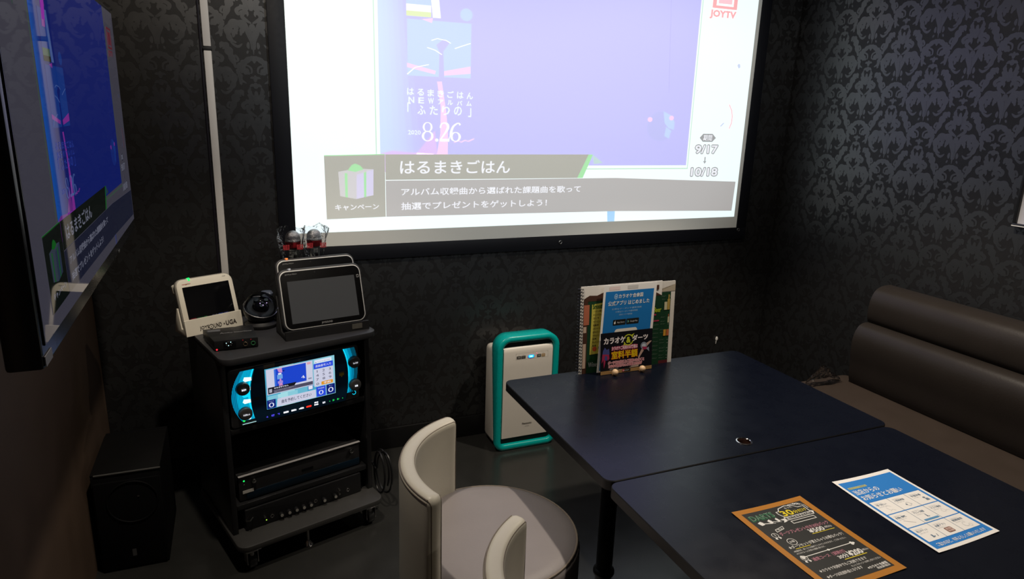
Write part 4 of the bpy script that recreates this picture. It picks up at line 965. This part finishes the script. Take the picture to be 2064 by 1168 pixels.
A = Art(facing((0, .0036, 0), (1, 0, 0), (0, 0, 1)), .0003)
kb, tan_ = mat('dark_key_print', (.05, .045, .04), .5), mat('tan_key_print', (.42, .26, .10), .5); CYG = glow('cyan_lamp', '#28e4ff', 1.5); BLG = glow('blue_halo', '#3a78f0', .8)
A.rect(.094, .437, .114, .450, kb, 1); A.rect(.116, .437, .136, .450, kb, 1); A.rect(.192, .437, .211, .450, kb, 1); A.rect(.214, .437, .231, .450, tan_, 1)
for x, t in ((.104, '電源'), (.126, 'モード'), (.2015, '風量'), (.2225, '花粉')): A.text(t, x, .4405, .006, PURW, 2, w=.011, anchor='c')
for x in (.104, .126, .222): A.text('切/入', x, .453, .003, kb, 1, w=.008, anchor='c')
A.frame(.090, .434, .246, .464, .0006, mat('panel_line', (.50, .47, .41), .5), 1)
A.build('control_print', pf)
A = Art(facing((0, .0032, 0), (1, 0, 0), (0, 0, 1)), .0003); A.disc(.163, .444, .0165, BLG, 1, .0085); A.rect(.151, .4385, .175, .4500, CYG, 2, .003); A.text('自動', .163, .441, .0065, G_W, 3, w=.012, anchor='c', bold=.02); A.build('lit_button', pf)
A = Art(facing((0, .0034, 0), (1, 0, 0), (0, 0, 1)), .0003); A.disc(.190, .4555, .0020, glow('pink_lamp', '#ff5a90', 1.3), 1); A.build('warning_light', pf)
A = Art(facing((0, .0042, 0), (1, 0, 0), (0, 0, 1)), .0003); A.text('Panasonic', .132, .118, .0085, mat('dark_maker_print', (.07, .06, .05), .5), 1, w=.046, bold=.03); A.text('nanoe', .146, .107, .0032, GREYI, 1, w=.020); A.build('maker_lettering', pf)

# ------------------------------------------------------------------ papers lying on the nearer table
def PM(n, c, r=.55): return mat('print_'+n, c, r, spec=.25)
pw, pblue, pgrey, pdk, pbr = PM('white', (.80, .78, .74)), PM('notice_blue', (.018, .19, .56)), PM('pale_grey', (.55, .56, .57)), PM('slate', (.13, .19, .27)), PM('brown', (.20, .09, .06))
def paper(name, label, c00, c10, c11, c01, cat):
    """slightly curled sheet from its four table corners (near left, near right, far right, far left)"""
    P = [Vector((*c, 0)) for c in (c00, c10, c11, c01)]; base = P[0]
    t = thing(name, label, cat, (base.x, base.y, TH_))
    def at(u, v):
        p = (P[0]*(1-u)+P[1]*u)*(1-v)+(P[3]*(1-u)+P[2]*u)*v-base
        return Vector((p.x, p.y, 0.0008+.0022*((2*u-1)*(2*v-1))**2))
    return t, at
class Curl(Art):
    def __init__(s, at, W_, H_, step=.00022):
        super().__init__(Matrix.Identity(4), step, 1, 1); s.at = at; s.W, s.H = W_, H_
    def add(s, V, F, m, layer):
        # cut long faces so that the print follows the sheet
        bm = bmesh.new(); vv = [bm.verts.new((x, y, 0)) for x, y in V]
        for f in F:
            try: bm.faces.new([vv[k] for k in f])
            except ValueError: pass
        for ax, size in ((0, s.W), (1, s.H)):
            for k in range(1, 10):
                co = [0, 0, 0]; no = [0, 0, 0]; co[ax] = size*k/10; no[ax] = 1
                if any(v.co[ax] < co[ax]-1e-6 for v in bm.verts) and any(v.co[ax] > co[ax]+1e-6 for v in bm.verts):
                    bmesh.ops.bisect_plane(bm, geom=bm.verts[:]+bm.edges[:]+bm.faces[:], plane_co=co, plane_no=no, dist=1e-7)
        b = len(s.V); i = s._m(m); bm.verts.index_update()
        for v in bm.verts:
            p = s.at(v.co.x/s.W, v.co.y/s.H); s.V.append((p.x, p.y, p.z+layer*s.step))
        for f in bm.faces:
            q = [v.index+b for v in f.verts]
            s.F.append(tuple(q if f.normal.z > 0 else q[::-1])); s.I.append(i)
        bm.free()
nt_, at = paper('paper_notice', 'white paper notice with blue header and nine picture boxes on the nearer table', (1.366, .808), (1.577, .814), (1.578, 1.107), (1.380, 1.109), 'notice')
Wn, Hn = 210., 297.
A = Curl(at, Wn, Hn, .00020); A.rect(0, 0, Wn, Hn, pw, 0); A.build('sheet', nt_)
A = Curl(at, Wn, Hn, .00020)
A.rect(8, 10, 202, 284, pblue, 1)
yel = PM('yellow', (.62, .55, .05))
A.rect(16, 254, 80, 261, yel, 2); A.text('感染症予防対策実施店', 17, 255, 5, pblue, 3, w=62)
A.text('当店からの', 16, 229, 19, pw, 2, w=84, bold=.02); A.text('お知らせとお願い', 16, 205, 19, pw, 2, w=140, bold=.02)
A.text('ご協力のほど、何卒よろしくお願いいたします', 105, 15, 11, pw, 2, w=165, anchor='c', bold=.015)
cx = [15, 77, 138, 195]; cy = [34, 88, 143, 197]
ttl = [['手洗い', '入室前検温', '手指消毒'], ['換気', 'アルコール除菌', 'マスク着用'], ['咳エチケット', '会員アプリ', '間隔確保']]
for r_ in range(3):
    for c_ in range(3):
        x0, x1, y0, y1 = cx[c_], cx[c_+1]-1.6, cy[2-r_], cy[3-r_]-3
        A.rect(x0, y0, x1, y1, pw, 2)
        if c_ and not (c_ == 0): A.rect(x0-1.6, y0, x0, y1, pdk, 2)
        A.text('お客様の安全のために', x0+7, y1-11, 3.6, pgrey, 3, w=26); A.text(ttl[r_][c_], x0+7, y1-19, 7, pdk, 3, w=34, bold=.02); A.text('ご協力をお願いします', x0+7, y1-25, 3.6, pgrey, 3, w=28)
A.frame(14, 33, 195, 197.5, 1.2, pblue, 2)
A.disc(175, 165, 4, pdk, 4, 3); A.poly([(172, 153), (184, 153), (182, 161), (174, 161)], pdk, 4)
A.ring(110, 158, 6, 7, pgrey, 4); A.disc(103, 158, 2.4, pdk, 4); A.disc(118, 156, 2, pgrey, 4)
A.ring(48, 162, 8, 8.6, pgrey, 4, 20, 240); A.line([(38, 150), (50, 156), (55, 150)], .7, pgrey, 4)
A.line([(32, 112), (56, 97)], 1.2, pgrey, 4)
A.rect(84, 92, 133, 98, PM('soft_blue', (.10, .28, .50)), 4); A.poly([(106, 104), (110, 104), (109, 114), (107, 114)], pdk, 4); A.disc(112, 104, 1.5, pdk, 4)
A.ring(168, 108, 5, 5.6, pgrey, 4); A.ring(178, 102, 5, 5.6, pgrey, 4, 0, 180)
A.poly([(42, 42), (48, 42), (47, 52), (43, 52)], pdk, 4); A.line([(58, 42), (61, 50)], 1.6, pdk, 4); A.disc(50, 45, 1.5, pdk, 4)
A.rect(96, 41, 118, 58, pbr, 4, 3); A.rect(98, 43, 116, 56, PM('rose_tan', (.50, .36, .32)), 5, 2); A.rect(99, 49, 115, 50, pbr, 6); A.rect(105, 43, 106, 56, pbr, 6)
A.ring(164, 50, 7, 7.8, pgrey, 4, 40, 330); A.ring(174, 44, 4, 4.6, pgrey, 4)
A.build('print', nt_)
nd_, at = paper('darts_flyer', 'orange framed chalkboard style darts price flyer lying on the nearer table', (1.043, .796), (1.253, .797), (1.251, 1.087), (1.041, 1.088), 'flyer')
A = Curl(at, Wn, Hn, .00020); porg = PM('orange', (.38, .15, .014), .4); A.rect(0, 0, Wn, Hn, porg, 0); A.build('sheet', nd_)
A = Curl(at, Wn, Hn, .00020)
pbk, pgr, pye, ppk = PM('chalkboard', (.010, .0105, .009), .5), PM('dark_green', (.004, .085, .030)), PM('bright_yellow', (.66, .52, .01)), PM('dusty_pink', (.42, .17, .22)); chk = PM('chalk', (.66, .65, .62))
A.rect(16, 16, 194, 281, pbk, 1)
for k in range(4): A.text('DARTS', 24-.6*k, 249-.8*k, 19, pgr, 2+.1*k, w=66, bold=.06)
A.text('DARTS', 25, 250.5, 18, chk, 3, w=65, bold=-.022); A.text('DARTS', 25.3, 250.8, 17.4, pgr, 4, w=64, bold=-.034)
for x, s_ in ((28, 1.0), (56, .75), (79, .55)):
    A.line([(x+6*s_, 236), (x+34*s_, 229)], 2.6*s_, chk, 2); A.poly([(x, 240), (x+10*s_, 246-3*s_+1), (x+14*s_, 238), (x+13*s_, 230), (x+4*s_, 229)], chk, 2); A.line([(x+32*s_, 229.5), (x+42*s_, 227)], 1.2*s_, chk, 2)
A.line([(102, 251), (102, 262), (110, 262), (118, 272), (140, 277), (160, 272), (168, 262), (184, 262), (184, 238)], 2.2, chk, 2); A.line([(102, 252), (108, 238)], 2.2, chk, 2)
A.text('たった', 144, 265, 6, chk, 3, w=22, anchor='c', bold=.02); A.text('30', 110, 241, 20, pye, 3, w=31, bold=.05); A.text('分だけ', 143, 243, 11, pye, 3, w=37, bold=.03)
A.poly([(102, 226), (186, 226), (186, 238), (102, 238)], chk, 3); A.poly([(104, 228), (184, 228), (184, 236), (104, 236)], pbk, 4); A.text('遊んでおきませんか？', 107, 229, 6.5, chk, 5, w=74, bold=.02)
A.poly([(92, 236), (102, 234), (102, 224), (90, 222), (96, 229)], chk, 2); A.poly([(186, 240), (196-4, 236), (186, 228)], chk, 2)
A.frame(108, 211, 178, 222, 1.8, chk, 2); A.line([(150, 283-6), (178, 276), (190, 262), (190, 250)], 1.6, chk, 2)
for k in range(3): A.ring(168+6*k, 275-2*k, 2, 3.2, chk, 3)
A.poly([(46, 197), (72, 203), (75, 213), (48, 207)], chk, 2); A.poly([(48, 199), (71, 204.5), (73, 211), (50, 206)], pbk, 3); A.text('限定', 53, 202, 5, chk, 4, w=15, shear=.2)
for y, c in ((180, '1'), (94, '2')):
    A.ring(33, y+10, 7, 8.2, chk, 2); A.text(c, 33, y+6, 9, chk, 3, anchor='c', bold=.02); A.poly([(27, y+3), (31, y+1), (29, y-5), (25, y-2)], chk, 2); A.poly([(39, y+3), (35, y+1), (37, y-5), (41, y-2)], chk, 2)
A.text('ダーツプレゼント付き30分パック', 46, 183, 12, ppk, 2, w=142, bold=.02)
A.text('¥500', 118, 168, 14, chk, 2, w=42, bold=.05); A.text('(税込)', 164, 171, 8, chk, 2, w=20); A.rect(118, 164.5, 184, 166, pye, 2)
A.ring(52, 159, 10, 11.3, chk, 2); A.text('お得', 52, 155.5, 7, chk, 2, w=13, anchor='c', bold=.02)
A.text('★ダーツセットが貰えちゃうお得なパック！', 28, 138, 10, chk, 2, w=156, bold=.015); A.rect(40, 134.5, 82, 136, pye, 2)
A.text('※数量限定、無くなり次第終了とさせていただきます。ご了承ください。', 28, 126, 5.5, chk, 2, w=150); A.text('※カラオケルームご利用のお客様に限ります。', 28, 118, 5.5, chk, 2, w=80)
A.line([(34, 107), (176, 109)], 2.0, chk, 2)
for x in (34, 176):
    A.disc(x-3, 110, 3.4, chk, 2.1); A.disc(x-3, 105, 3.4, chk, 2.2); A.disc(x+2, 107.5, 3, chk, 2.3)
A.disc(105, 108, 3, chk, 2.4)
A.text('通常コース（貸靴付）', 46, 88, 11, ppk, 2, w=90, bold=.02); A.text('30分', 104, 74, 12, chk, 2, w=27, bold=.04); A.text('¥200', 134, 73, 16, chk, 2, w=38, bold=.06); A.text('(税込)', 174, 77, 7, chk, 2, w=17); A.rect(112, 69, 176, 70.8, pye, 2)
A.text('★カラオケ利用中でもご利用できます', 28, 54, 9, chk, 2, w=132, bold=.015); A.text('セットスタッフへお申し付けください', 106, 45, 6, chk, 2, w=84); A.text('★ダーツは別途料金となります', 28, 34, 9, chk, 2, w=98, bold=.015)
A.text('※カラオケ合衆国', 134, 27, 7.5, chk, 2, w=54, bold=.04); A.text('西武新宿店', 152, 20, 6, chk, 2, w=36, bold=.03)
A.build('print', nd_)

# ------------------------------------------------------------------ menus and pop sign on the farther table
WOOD = mat('warm_wood', (.36, .20, .085), .45, noise=.15, nscale=40); BEAD = mat('pale_wood', (.62, .42, .24), .4, noise=.08)
stn = thing('sign_stand', 'small wooden stand with two round front pegs holding the signs on the farther table', 'sign stand', (1.176, 1.925, TH_))
SWd = .224
b = MB(); b.box((SWd/2, .030, .003), (SWd-.02, .028, .006), WOOD, .002); b.build('base_board', stn)
b = MB(); b.box((SWd/2, .0405, .030), (SWd-.05, .004, .050), WOOD, .002); b.build('back_rail', stn)
for x in (.052, .165):
    g = MB(); g.box((x, .008, .0006), (.008, .018, .0012), WOOD); g.ball((x, -.003, .0125), .0115, BEAD); g.build('round_peg', stn)
def sheet_on(t, ox, oy, oz, lean, W_, H_, thick, m, name, turn=0):
    M = Matrix.Translation((ox, oy, oz)) @ Matrix.Rotation(turn, 4, 'Z') @ facing((0, 0, 0), (1, 0, 0), (0, math.sin(lean), math.cos(lean)))
    b = MB(); b.box((W_/2, H_/2, -thick/2), (W_, H_, thick), m); b.build(name, t, 0)
    return Art(M, .0003, W_, H_), M
def put(ob, M):
    for c_ in ob: pass
# dark pop sign
ps = thing('pop_sign', 'dark landscape sign advertising karaoke and darts in front of the blue flyer', 'sign', (1.178, 1.937, TH_+.0015))
M = facing((0, 0, 0), (1, 0, 0), (0, math.sin(.10), math.cos(.10)))
b = MB(); b.prism(rrect(0, 0, .213, .150, .002), -.0025, 0, PM('near_black', (.006, .006, .009), .4), M); b.build('card', ps, 0)
A = Art(M, .0002, .213, .150)
pk1, pwd, pyl = PM('hot_pink', (.48, .07, .14)), PM('pinkish_white', (.72, .66, .66)), PM('strong_yellow', (.62, .44, .0))
A.rect(0, 0, 1, .085, PM('tan_strip', (.30, .17, .06)), 1)
A.text('カラオケ', .055, .735, .145, pwd, 3, w=.405, bold=.05, shear=.02); A.text('ダーツ', .605, .745, .135, pwd, 3, w=.30, bold=.05)
ygr = PM('lime', (.48, .52, .03)); A.text('&', .525, .715, .14, ygr, 4, w=.075, anchor='c', bold=.05)
A.ring(.525, .785, .080, .096, ygr, 2, 20, 165, asp=1.42); A.ring(.525, .785, .080, .096, ygr, 2, 200, 345, asp=1.42)
A.poly([(.605, .86), (.640, .93), (.585, .90)], ygr, 3); A.poly([(.445, .71), (.412, .64), (.468, .66)], ygr, 3)
A.otext('カラオケご利用のお客様は', .205, .565, .095, pwd, pk1, .0016, 3, w=.50, bold=.01)
A.otext('室料半額', .205, .355, .185, pyl, PM('red_edge', (.30, .02, .015)), .0016, 3, w=.50, bold=.03)
for y, t, x, w_ in ((.235, 'ダーツを30分以上ご利用いただくと', .14, .70), (.150, 'カラオケ室料がなんと半額になります', .15, .65)):
    A.otext(t, x, y, .072, PM('rose_dark', (.34, .07, .09)), PM('rose', (.66, .36, .38)), .0014, 3, w=w_, bold=.015)
fl1, fl2 = PM('indigo', (.05, .06, .20)), PM('crimson', (.30, .02, .07))
A.poly([(.02, .40), (.04, .58), (.075, .66), (.11, .60), (.155, .62), (.165, .50), (.15, .42)], fl1, 2); A.poly([(.015, .28), (.03, .50), (.155, .48), (.165, .38), (.135, .33), (.12, .38), (.10, .40), (.08, .25), (.06, .15), (.05, .36)], fl2, 3); A.poly([(.07, .36), (.12, .33), (.12, .44), (.08, .46)], fl1, 4)
hand = PM('blurred_skin', (.40, .27, .22)); A.poly([(.99, .70), (.93, .62), (.86, .53), (.80, .42), (.74, .30), (.72, .33), (.78, .50), (.86, .64), (.95, .70)], hand, 2); A.poly([(.55, .10), (.66, .17), (.77, .22), (.73, .10)], PM('sand', (.34, .26, .21)), 2)
A.ring(.83, .60, .045, .062, PM('steel_blue', (.22, .25, .32)), 3, asp=1.42); A.disc(.83, .60, .040, PM('pale_blue', (.42, .46, .52)), 3, .055); A.poly([(.80, .58), (.90, .56), (.89, .50), (.82, .50)], fl2, 5); A.poly([(.88, .52), (.94, .44), (.93, .56)], PM('steel_blue', (.22, .25, .32)), 5)
A.text('※税抜価格となります', .17, .105, .025, pgrey, 3, w=.17); A.text('※詳しくはスタッフまでお尋ねください', .17, .06, .025, pgrey, 3, w=.28)
A.rect(.415, .015, .575, .082, pbk, 3); A.disc(.438, .048, .022, PM('red_white', (.45, .05, .07)), 4, .030); A.poly([(.417, .05), (.44, .042), (.459, .058), (.456, .04), (.438, .034)], pw, 5); A.text('pepsi', .475, .028, .036, pgrey, 4, w=.07)
A.build('print', ps)
# blue flyer
bf = thing('app_flyer', 'blue and white phone app flyer standing behind the dark sign', 'flyer', (1.170, 1.951, TH_+.0065))
M = facing((0, 0, 0), (1, 0, 0), (.07, math.sin(.075), math.cos(.075)))
def shear_sheet(t, M, W_, H_, m, name):
    b = MB(); b.prism([(0, 0), (W_, 0), (W_, H_), (0, H_)], -.0012, 0, m, M); b.build(name, t, 0); return Art(M, .0003, W_, H_)
A = shear_sheet(bf, M, .218, .312, PM('sheet_white', (.74, .71, .67), .35), 'sheet')
bl = PM('app_blue', (.010, .150, .420)); A.rect(.040, .02, .950, .930, bl, 1)
A.rect(.10, .945, .30, .985, PM('faint_pink', (.70, .56, .53), .35), 1); A.rect(.44, .945, .64, .985, PM('faint_grey', (.52, .50, .47), .35), 1)
lb = PM('light_blue', (.32, .50, .68)); A.ring(.235, .868, .022, .032, lb, 2); A.disc(.235, .868, .014, lb, 2)
A.text('カラオケ合衆国', .285, .845, .048, pw, 2, w=.46, bold=.025); A.text('公式アプリ はじめました', .10, .765, .052, pw, 2, w=.78, bold=.022)
for y, x, w_ in ((.715, .18, .56), (.680, .25, .42), (.645, .32, .25)): A.text('お得なクーポンや最新情報をお届けします'[:12], x, y, .020, lb, 2, w=w_)
for x, t in ((.22, 'App Store'), (.47, 'Google Play')):
    A.rect(x, .535, x+.24, .600, pbk, 2, .01); A.text(t, x+.075, .553, .024, pgrey, 3, w=.14)
A.disc(.255, .563, .014, pw, 3, .014); A.line([(.257, .578), (.263, .588)], .006, pw, 3); A.poly([(.495, .550), (.495, .585), (.525, .567)], PM('play_green', (.10, .32, .25)), 3)
A.rect(.26, .04, .70, .490, PM('phone_ivory', (.68, .64, .57)), 2, .05); A.rect(.285, .08, .675, .405, PM('phone_screen', (.16, .22, .30)), 3); A.rect(.43, .438, .52, .448, pdk, 3); A.disc(.385, .443, .010, pdk, 3, .007)
for k in range(4): A.disc(.06+.05*k, .16-.02*(k % 2), .03, lb, 2, .02)
A.build('print', bf)
# ring bound menu
mn = thing('menu_book', 'ring bound drink menu with green pages standing behind the blue flyer', 'menu', (1.098, 1.972, TH_))
ML = .055; M = facing((0, 0, 0), (1, 0, 0), (0, math.sin(ML), math.cos(ML)))
MW, MH = .405, .312
b = MB(); b.prism(rrect(.022, 0, MW, MH, .002), -.006, -.003, PM('back_page', (.62, .58, .52), .35), M); b.build('back_page', mn, 0)
b = MB(); b.prism([(0.012, .0), (.345, .0), (.345, MH+.004), (.012, MH+.004)], -.003, 0, PM('menu_page', (.70, .66, .60), .35), M); b.build('front_page', mn, 0)
sp = MB()
for k in range(27):
    z = .008+k*.0115; sp.tube([M @ Vector((.012+.010*math.cos(a_), z+.0015*math.sin(a_*.5), -.003+.007*math.sin(a_))) for a_ in (2*PI*j/12 for j in range(12))], .0013, LEGM, 5, True)
sp.build('spiral_binding', mn)
A = Art(M @ Matrix.Translation((0, 0, .0002)), .0003)
mg_, my_, mgd = PM('menu_green', (.008, .040, .016)), PM('menu_yellow', (.50, .44, .07)), PM('deep_green', (.006, .075, .012))
brn, pnk = PM('dark_brown', (.060, .024, .014)), PM('salmon', (.42, .13, .07))
A.rect(.024, .0, .345, .262, mg_, 1); A.rect(.024, .0, .040, .262, brn, 2); A.rect(.024, .178, .046, .250, pnk, 3); A.rect(.024, .150, .036, .172, PM('plate_tan', (.50, .36, .27)), 3); A.rect(.024, .02, .036, .11, PM('plate_tan', (.50, .36, .27)), 3)
A.poly([(.024, .262), (.345, .262), (.30, .285), (.20, .279), (.14, .284), (.105, .292), (.075, .281), (.045, .283), (.024, .272)], brn, 2)
A.poly([(.052, .068), (.140, .072), (.140, .258), (.056, .250)], my_, 3)
A.text('Smooth', .060, .234, .018, mgd, 4, w=.040, bold=.03); A.text('Drink', .104, .237, .010, mgd, 4, w=.026)
for k, t in enumerate(('ソフトドリンク飲み放題', 'オレンジジュース', 'コーラ', 'ウーロン茶', '烏龍茶', 'ジンジャーエール', 'カルピスソーダ', 'メロンソーダ', '紅茶', 'ホットコーヒー', '緑茶')): A.text(t, .062, .222-.0125*k, .0066, brn, 4, w=min(.042, .0075*len(t)), bold=.01)
A.disc(.071, .088, .0085, PM('tomato', (.52, .08, .03)), 4); A.disc(.092, .090, .0065, PM('grape', (.04, .05, .12)), 4); A.disc(.100, .084, .006, PM('grape', (.04, .05, .12)), 4.1); A.disc(.097, .096, .005, mgd, 4.2)
A.text('Hard', .055, .046, .016, mgd, 4, w=.04, bold=.03); A.text('Wine', .048, .022, .018, pgrey, 4, w=.034, bold=-.01)
A.build('front_print', mn)
A = Art(M @ Matrix.Translation((0, 0, -.0029)), .0003)
A.rect(.300, .0, MW-.018, .272, mg_, 1); A.rect(.300, .0, MW-.018, .012, PM('wine_strip', (.10, .015, .018)), 2); A.poly([(.300, .262), (MW, .300), (MW, .274), (.300, .274)], PM('sand_band', (.40, .34, .25)), 2)
A.build('back_print', mn)
A = Art(M @ Matrix.Translation((0, 0, .0012)), .0003)
A.rect(.306, .284, .331, .302, brn, 1)
A.build('page_photo', mn)
A = Art(M @ Matrix.Translation((0, 0, -.0020)), .0003); lime, ltx = PM('chartreuse', (.40, .50, .02)), PM('menu_text', (.20, .26, .20))
rows_ = [(.255, .348, .02), (.243, .352, .015), (.176, .350, .02), (.160, .350, .02), (.150, .350, .02), (.128, .350, .025), (.118, .350, .02), (.090, .350, .02), (.078, .350, .02), (.058, .350, .025), (.046, .350, .022), (.030, .350, .02), (.020, .350, .024)]
for y, x, w_ in rows_:
    A.text('メニュー', x-.003, y, .0048, ltx, 1, w=w_); A.text('¥480', x+.028, y-.002, .0042, ltx, 1, w=.010)
am_ = PM('amber', (.52, .26, .03))
A.rect(.360, .205, .372, .235, PM('glass_cream', (.52, .48, .30)), 2); A.rect(.373, .205, .384, .245, PM('bottle_gold', (.40, .27, .06)), 2); A.rect(.376, .245, .381, .262, PM('bottle_gold', (.40, .27, .06)), 2)
A.rect(.378, .155, .384, .178, PM('glass_cream', (.52, .48, .30)), 2); A.rect(.3795, .178, .3825, .188, pnk, 2)
A.rect(.362, .106, .373, .130, am_, 2); A.rect(.375, .106, .386, .130, PM('red_amber', (.42, .12, .04)), 2)
A.build('menu_lines', mn)
A = Art(M @ Matrix.Translation((0, 0, .0010)), .0003)
A.text('Beer', .312, .200, .018, lime, 1, w=.032, bold=.04, shear=.15); A.rect(.308, .165, .338, .170, PM('menu_red', (.40, .03, .07)), 1); A.rect(.312, .188, .324, .194, PM('menu_red', (.40, .03, .07)), 1)
for k in range(9): A.text('ドリンクメニュー', .306, .150-.016*k, .0050, ltx, 1, w=.032)
A.build('page_lines', mn)

# ------------------------------------------------------------------ floor speaker by the left wall
SPK = mat('black_speaker_vinyl', (.0035, .0035, .004), .6, spec=.15, noise=.2, nscale=80)
sk = thing('speaker', 'black floor speaker with a pale top edge standing between the left wall and the rack', 'speaker', (-.452, 2.245, 0), math.radians(-1))
b = MB(); b.box((.098, .16, .178), (.196, .31, .346), SPK, .004); b.build('cabinet', sk)
b = MB(); b.box((.098, .1475, .350), (.196, .285, .004), mat('speaker_top', (.004, .004, .004), .5, spec=.2, noise=.1), .001); b.build('top_plate', sk)
MB().box((.104, .004, .3495), (.188, .004, .005), mat('grey_metal_edge', (.10, .10, .095), .35, noise=.1), .001).build('top_edge_trim', sk)
MB().box((.098, .004, .165), (.186, .010, .315), mat('speaker_grille', (.0025, .0025, .003), .8, spec=.1, noise=.3, nscale=300, bump=.5, bscale=600), .003).build('grille', sk)
b = MB(); b.tube([(.11+.072*math.cos(k*PI/24), -.002, .245+.072*math.sin(k*PI/24)) for k in range(48)], .0025, SPK, 8, True); b.build('woofer_ring', sk)
MB().box((.128, -.002, .262), (.006, .002, .003), STEEL).build('grille_pin', sk)
A = Art(facing((.098, -.0018, .06), (1, 0, 0), (0, 0, 1))); A.rect(-.006, -.012, .006, .014, mat('badge_grey', (.06, .06, .06), .4), 1); A.build('badge', sk)

# ------------------------------------------------------------------ framed poster on the right wall
fp = thing('framed_poster', 'framed pale poster on the right wall, its lower left corner showing at the right edge', 'poster', (XR, 1.585, 1.137))
FWd, FHt = .46, .64
b = MB()
for c_, d in (((-.010, -FWd/2, .006), (.020, FWd, .012)), ((-.010, -FWd/2, FHt-.006), (.020, FWd, .012)), ((-.010, -.006, FHt/2), (.020, .012, FHt-.024)), ((-.010, -FWd+.006, FHt/2), (.020, .012, FHt-.024))): b.box(c_, d, BLACKP, .001)
b.build('frame', fp)
b = MB(); b.box((-.021, -FWd/2, .0035), (.002, FWd, .003), WHITEP); b.build('frame_lip', fp)
MB().box((-.008, -FWd/2, FHt/2), (.004, FWd-.022, FHt-.022), mat('poster_paper', (.62, .62, .66), .35, noise=.02)).build('poster', fp)
A = Art(facing((-.0102, 0, 0), (0, -1, 0), (0, 0, 1))); A.rect(.045, .055, .42, .40, mat('olive_print', (.12, .11, .06), .5, noise=.1), 1, .02); A.rect(.03, .44, .43, .60, mat('green_print', (.05, .16, .06), .5), 1); A.build('print', fp)
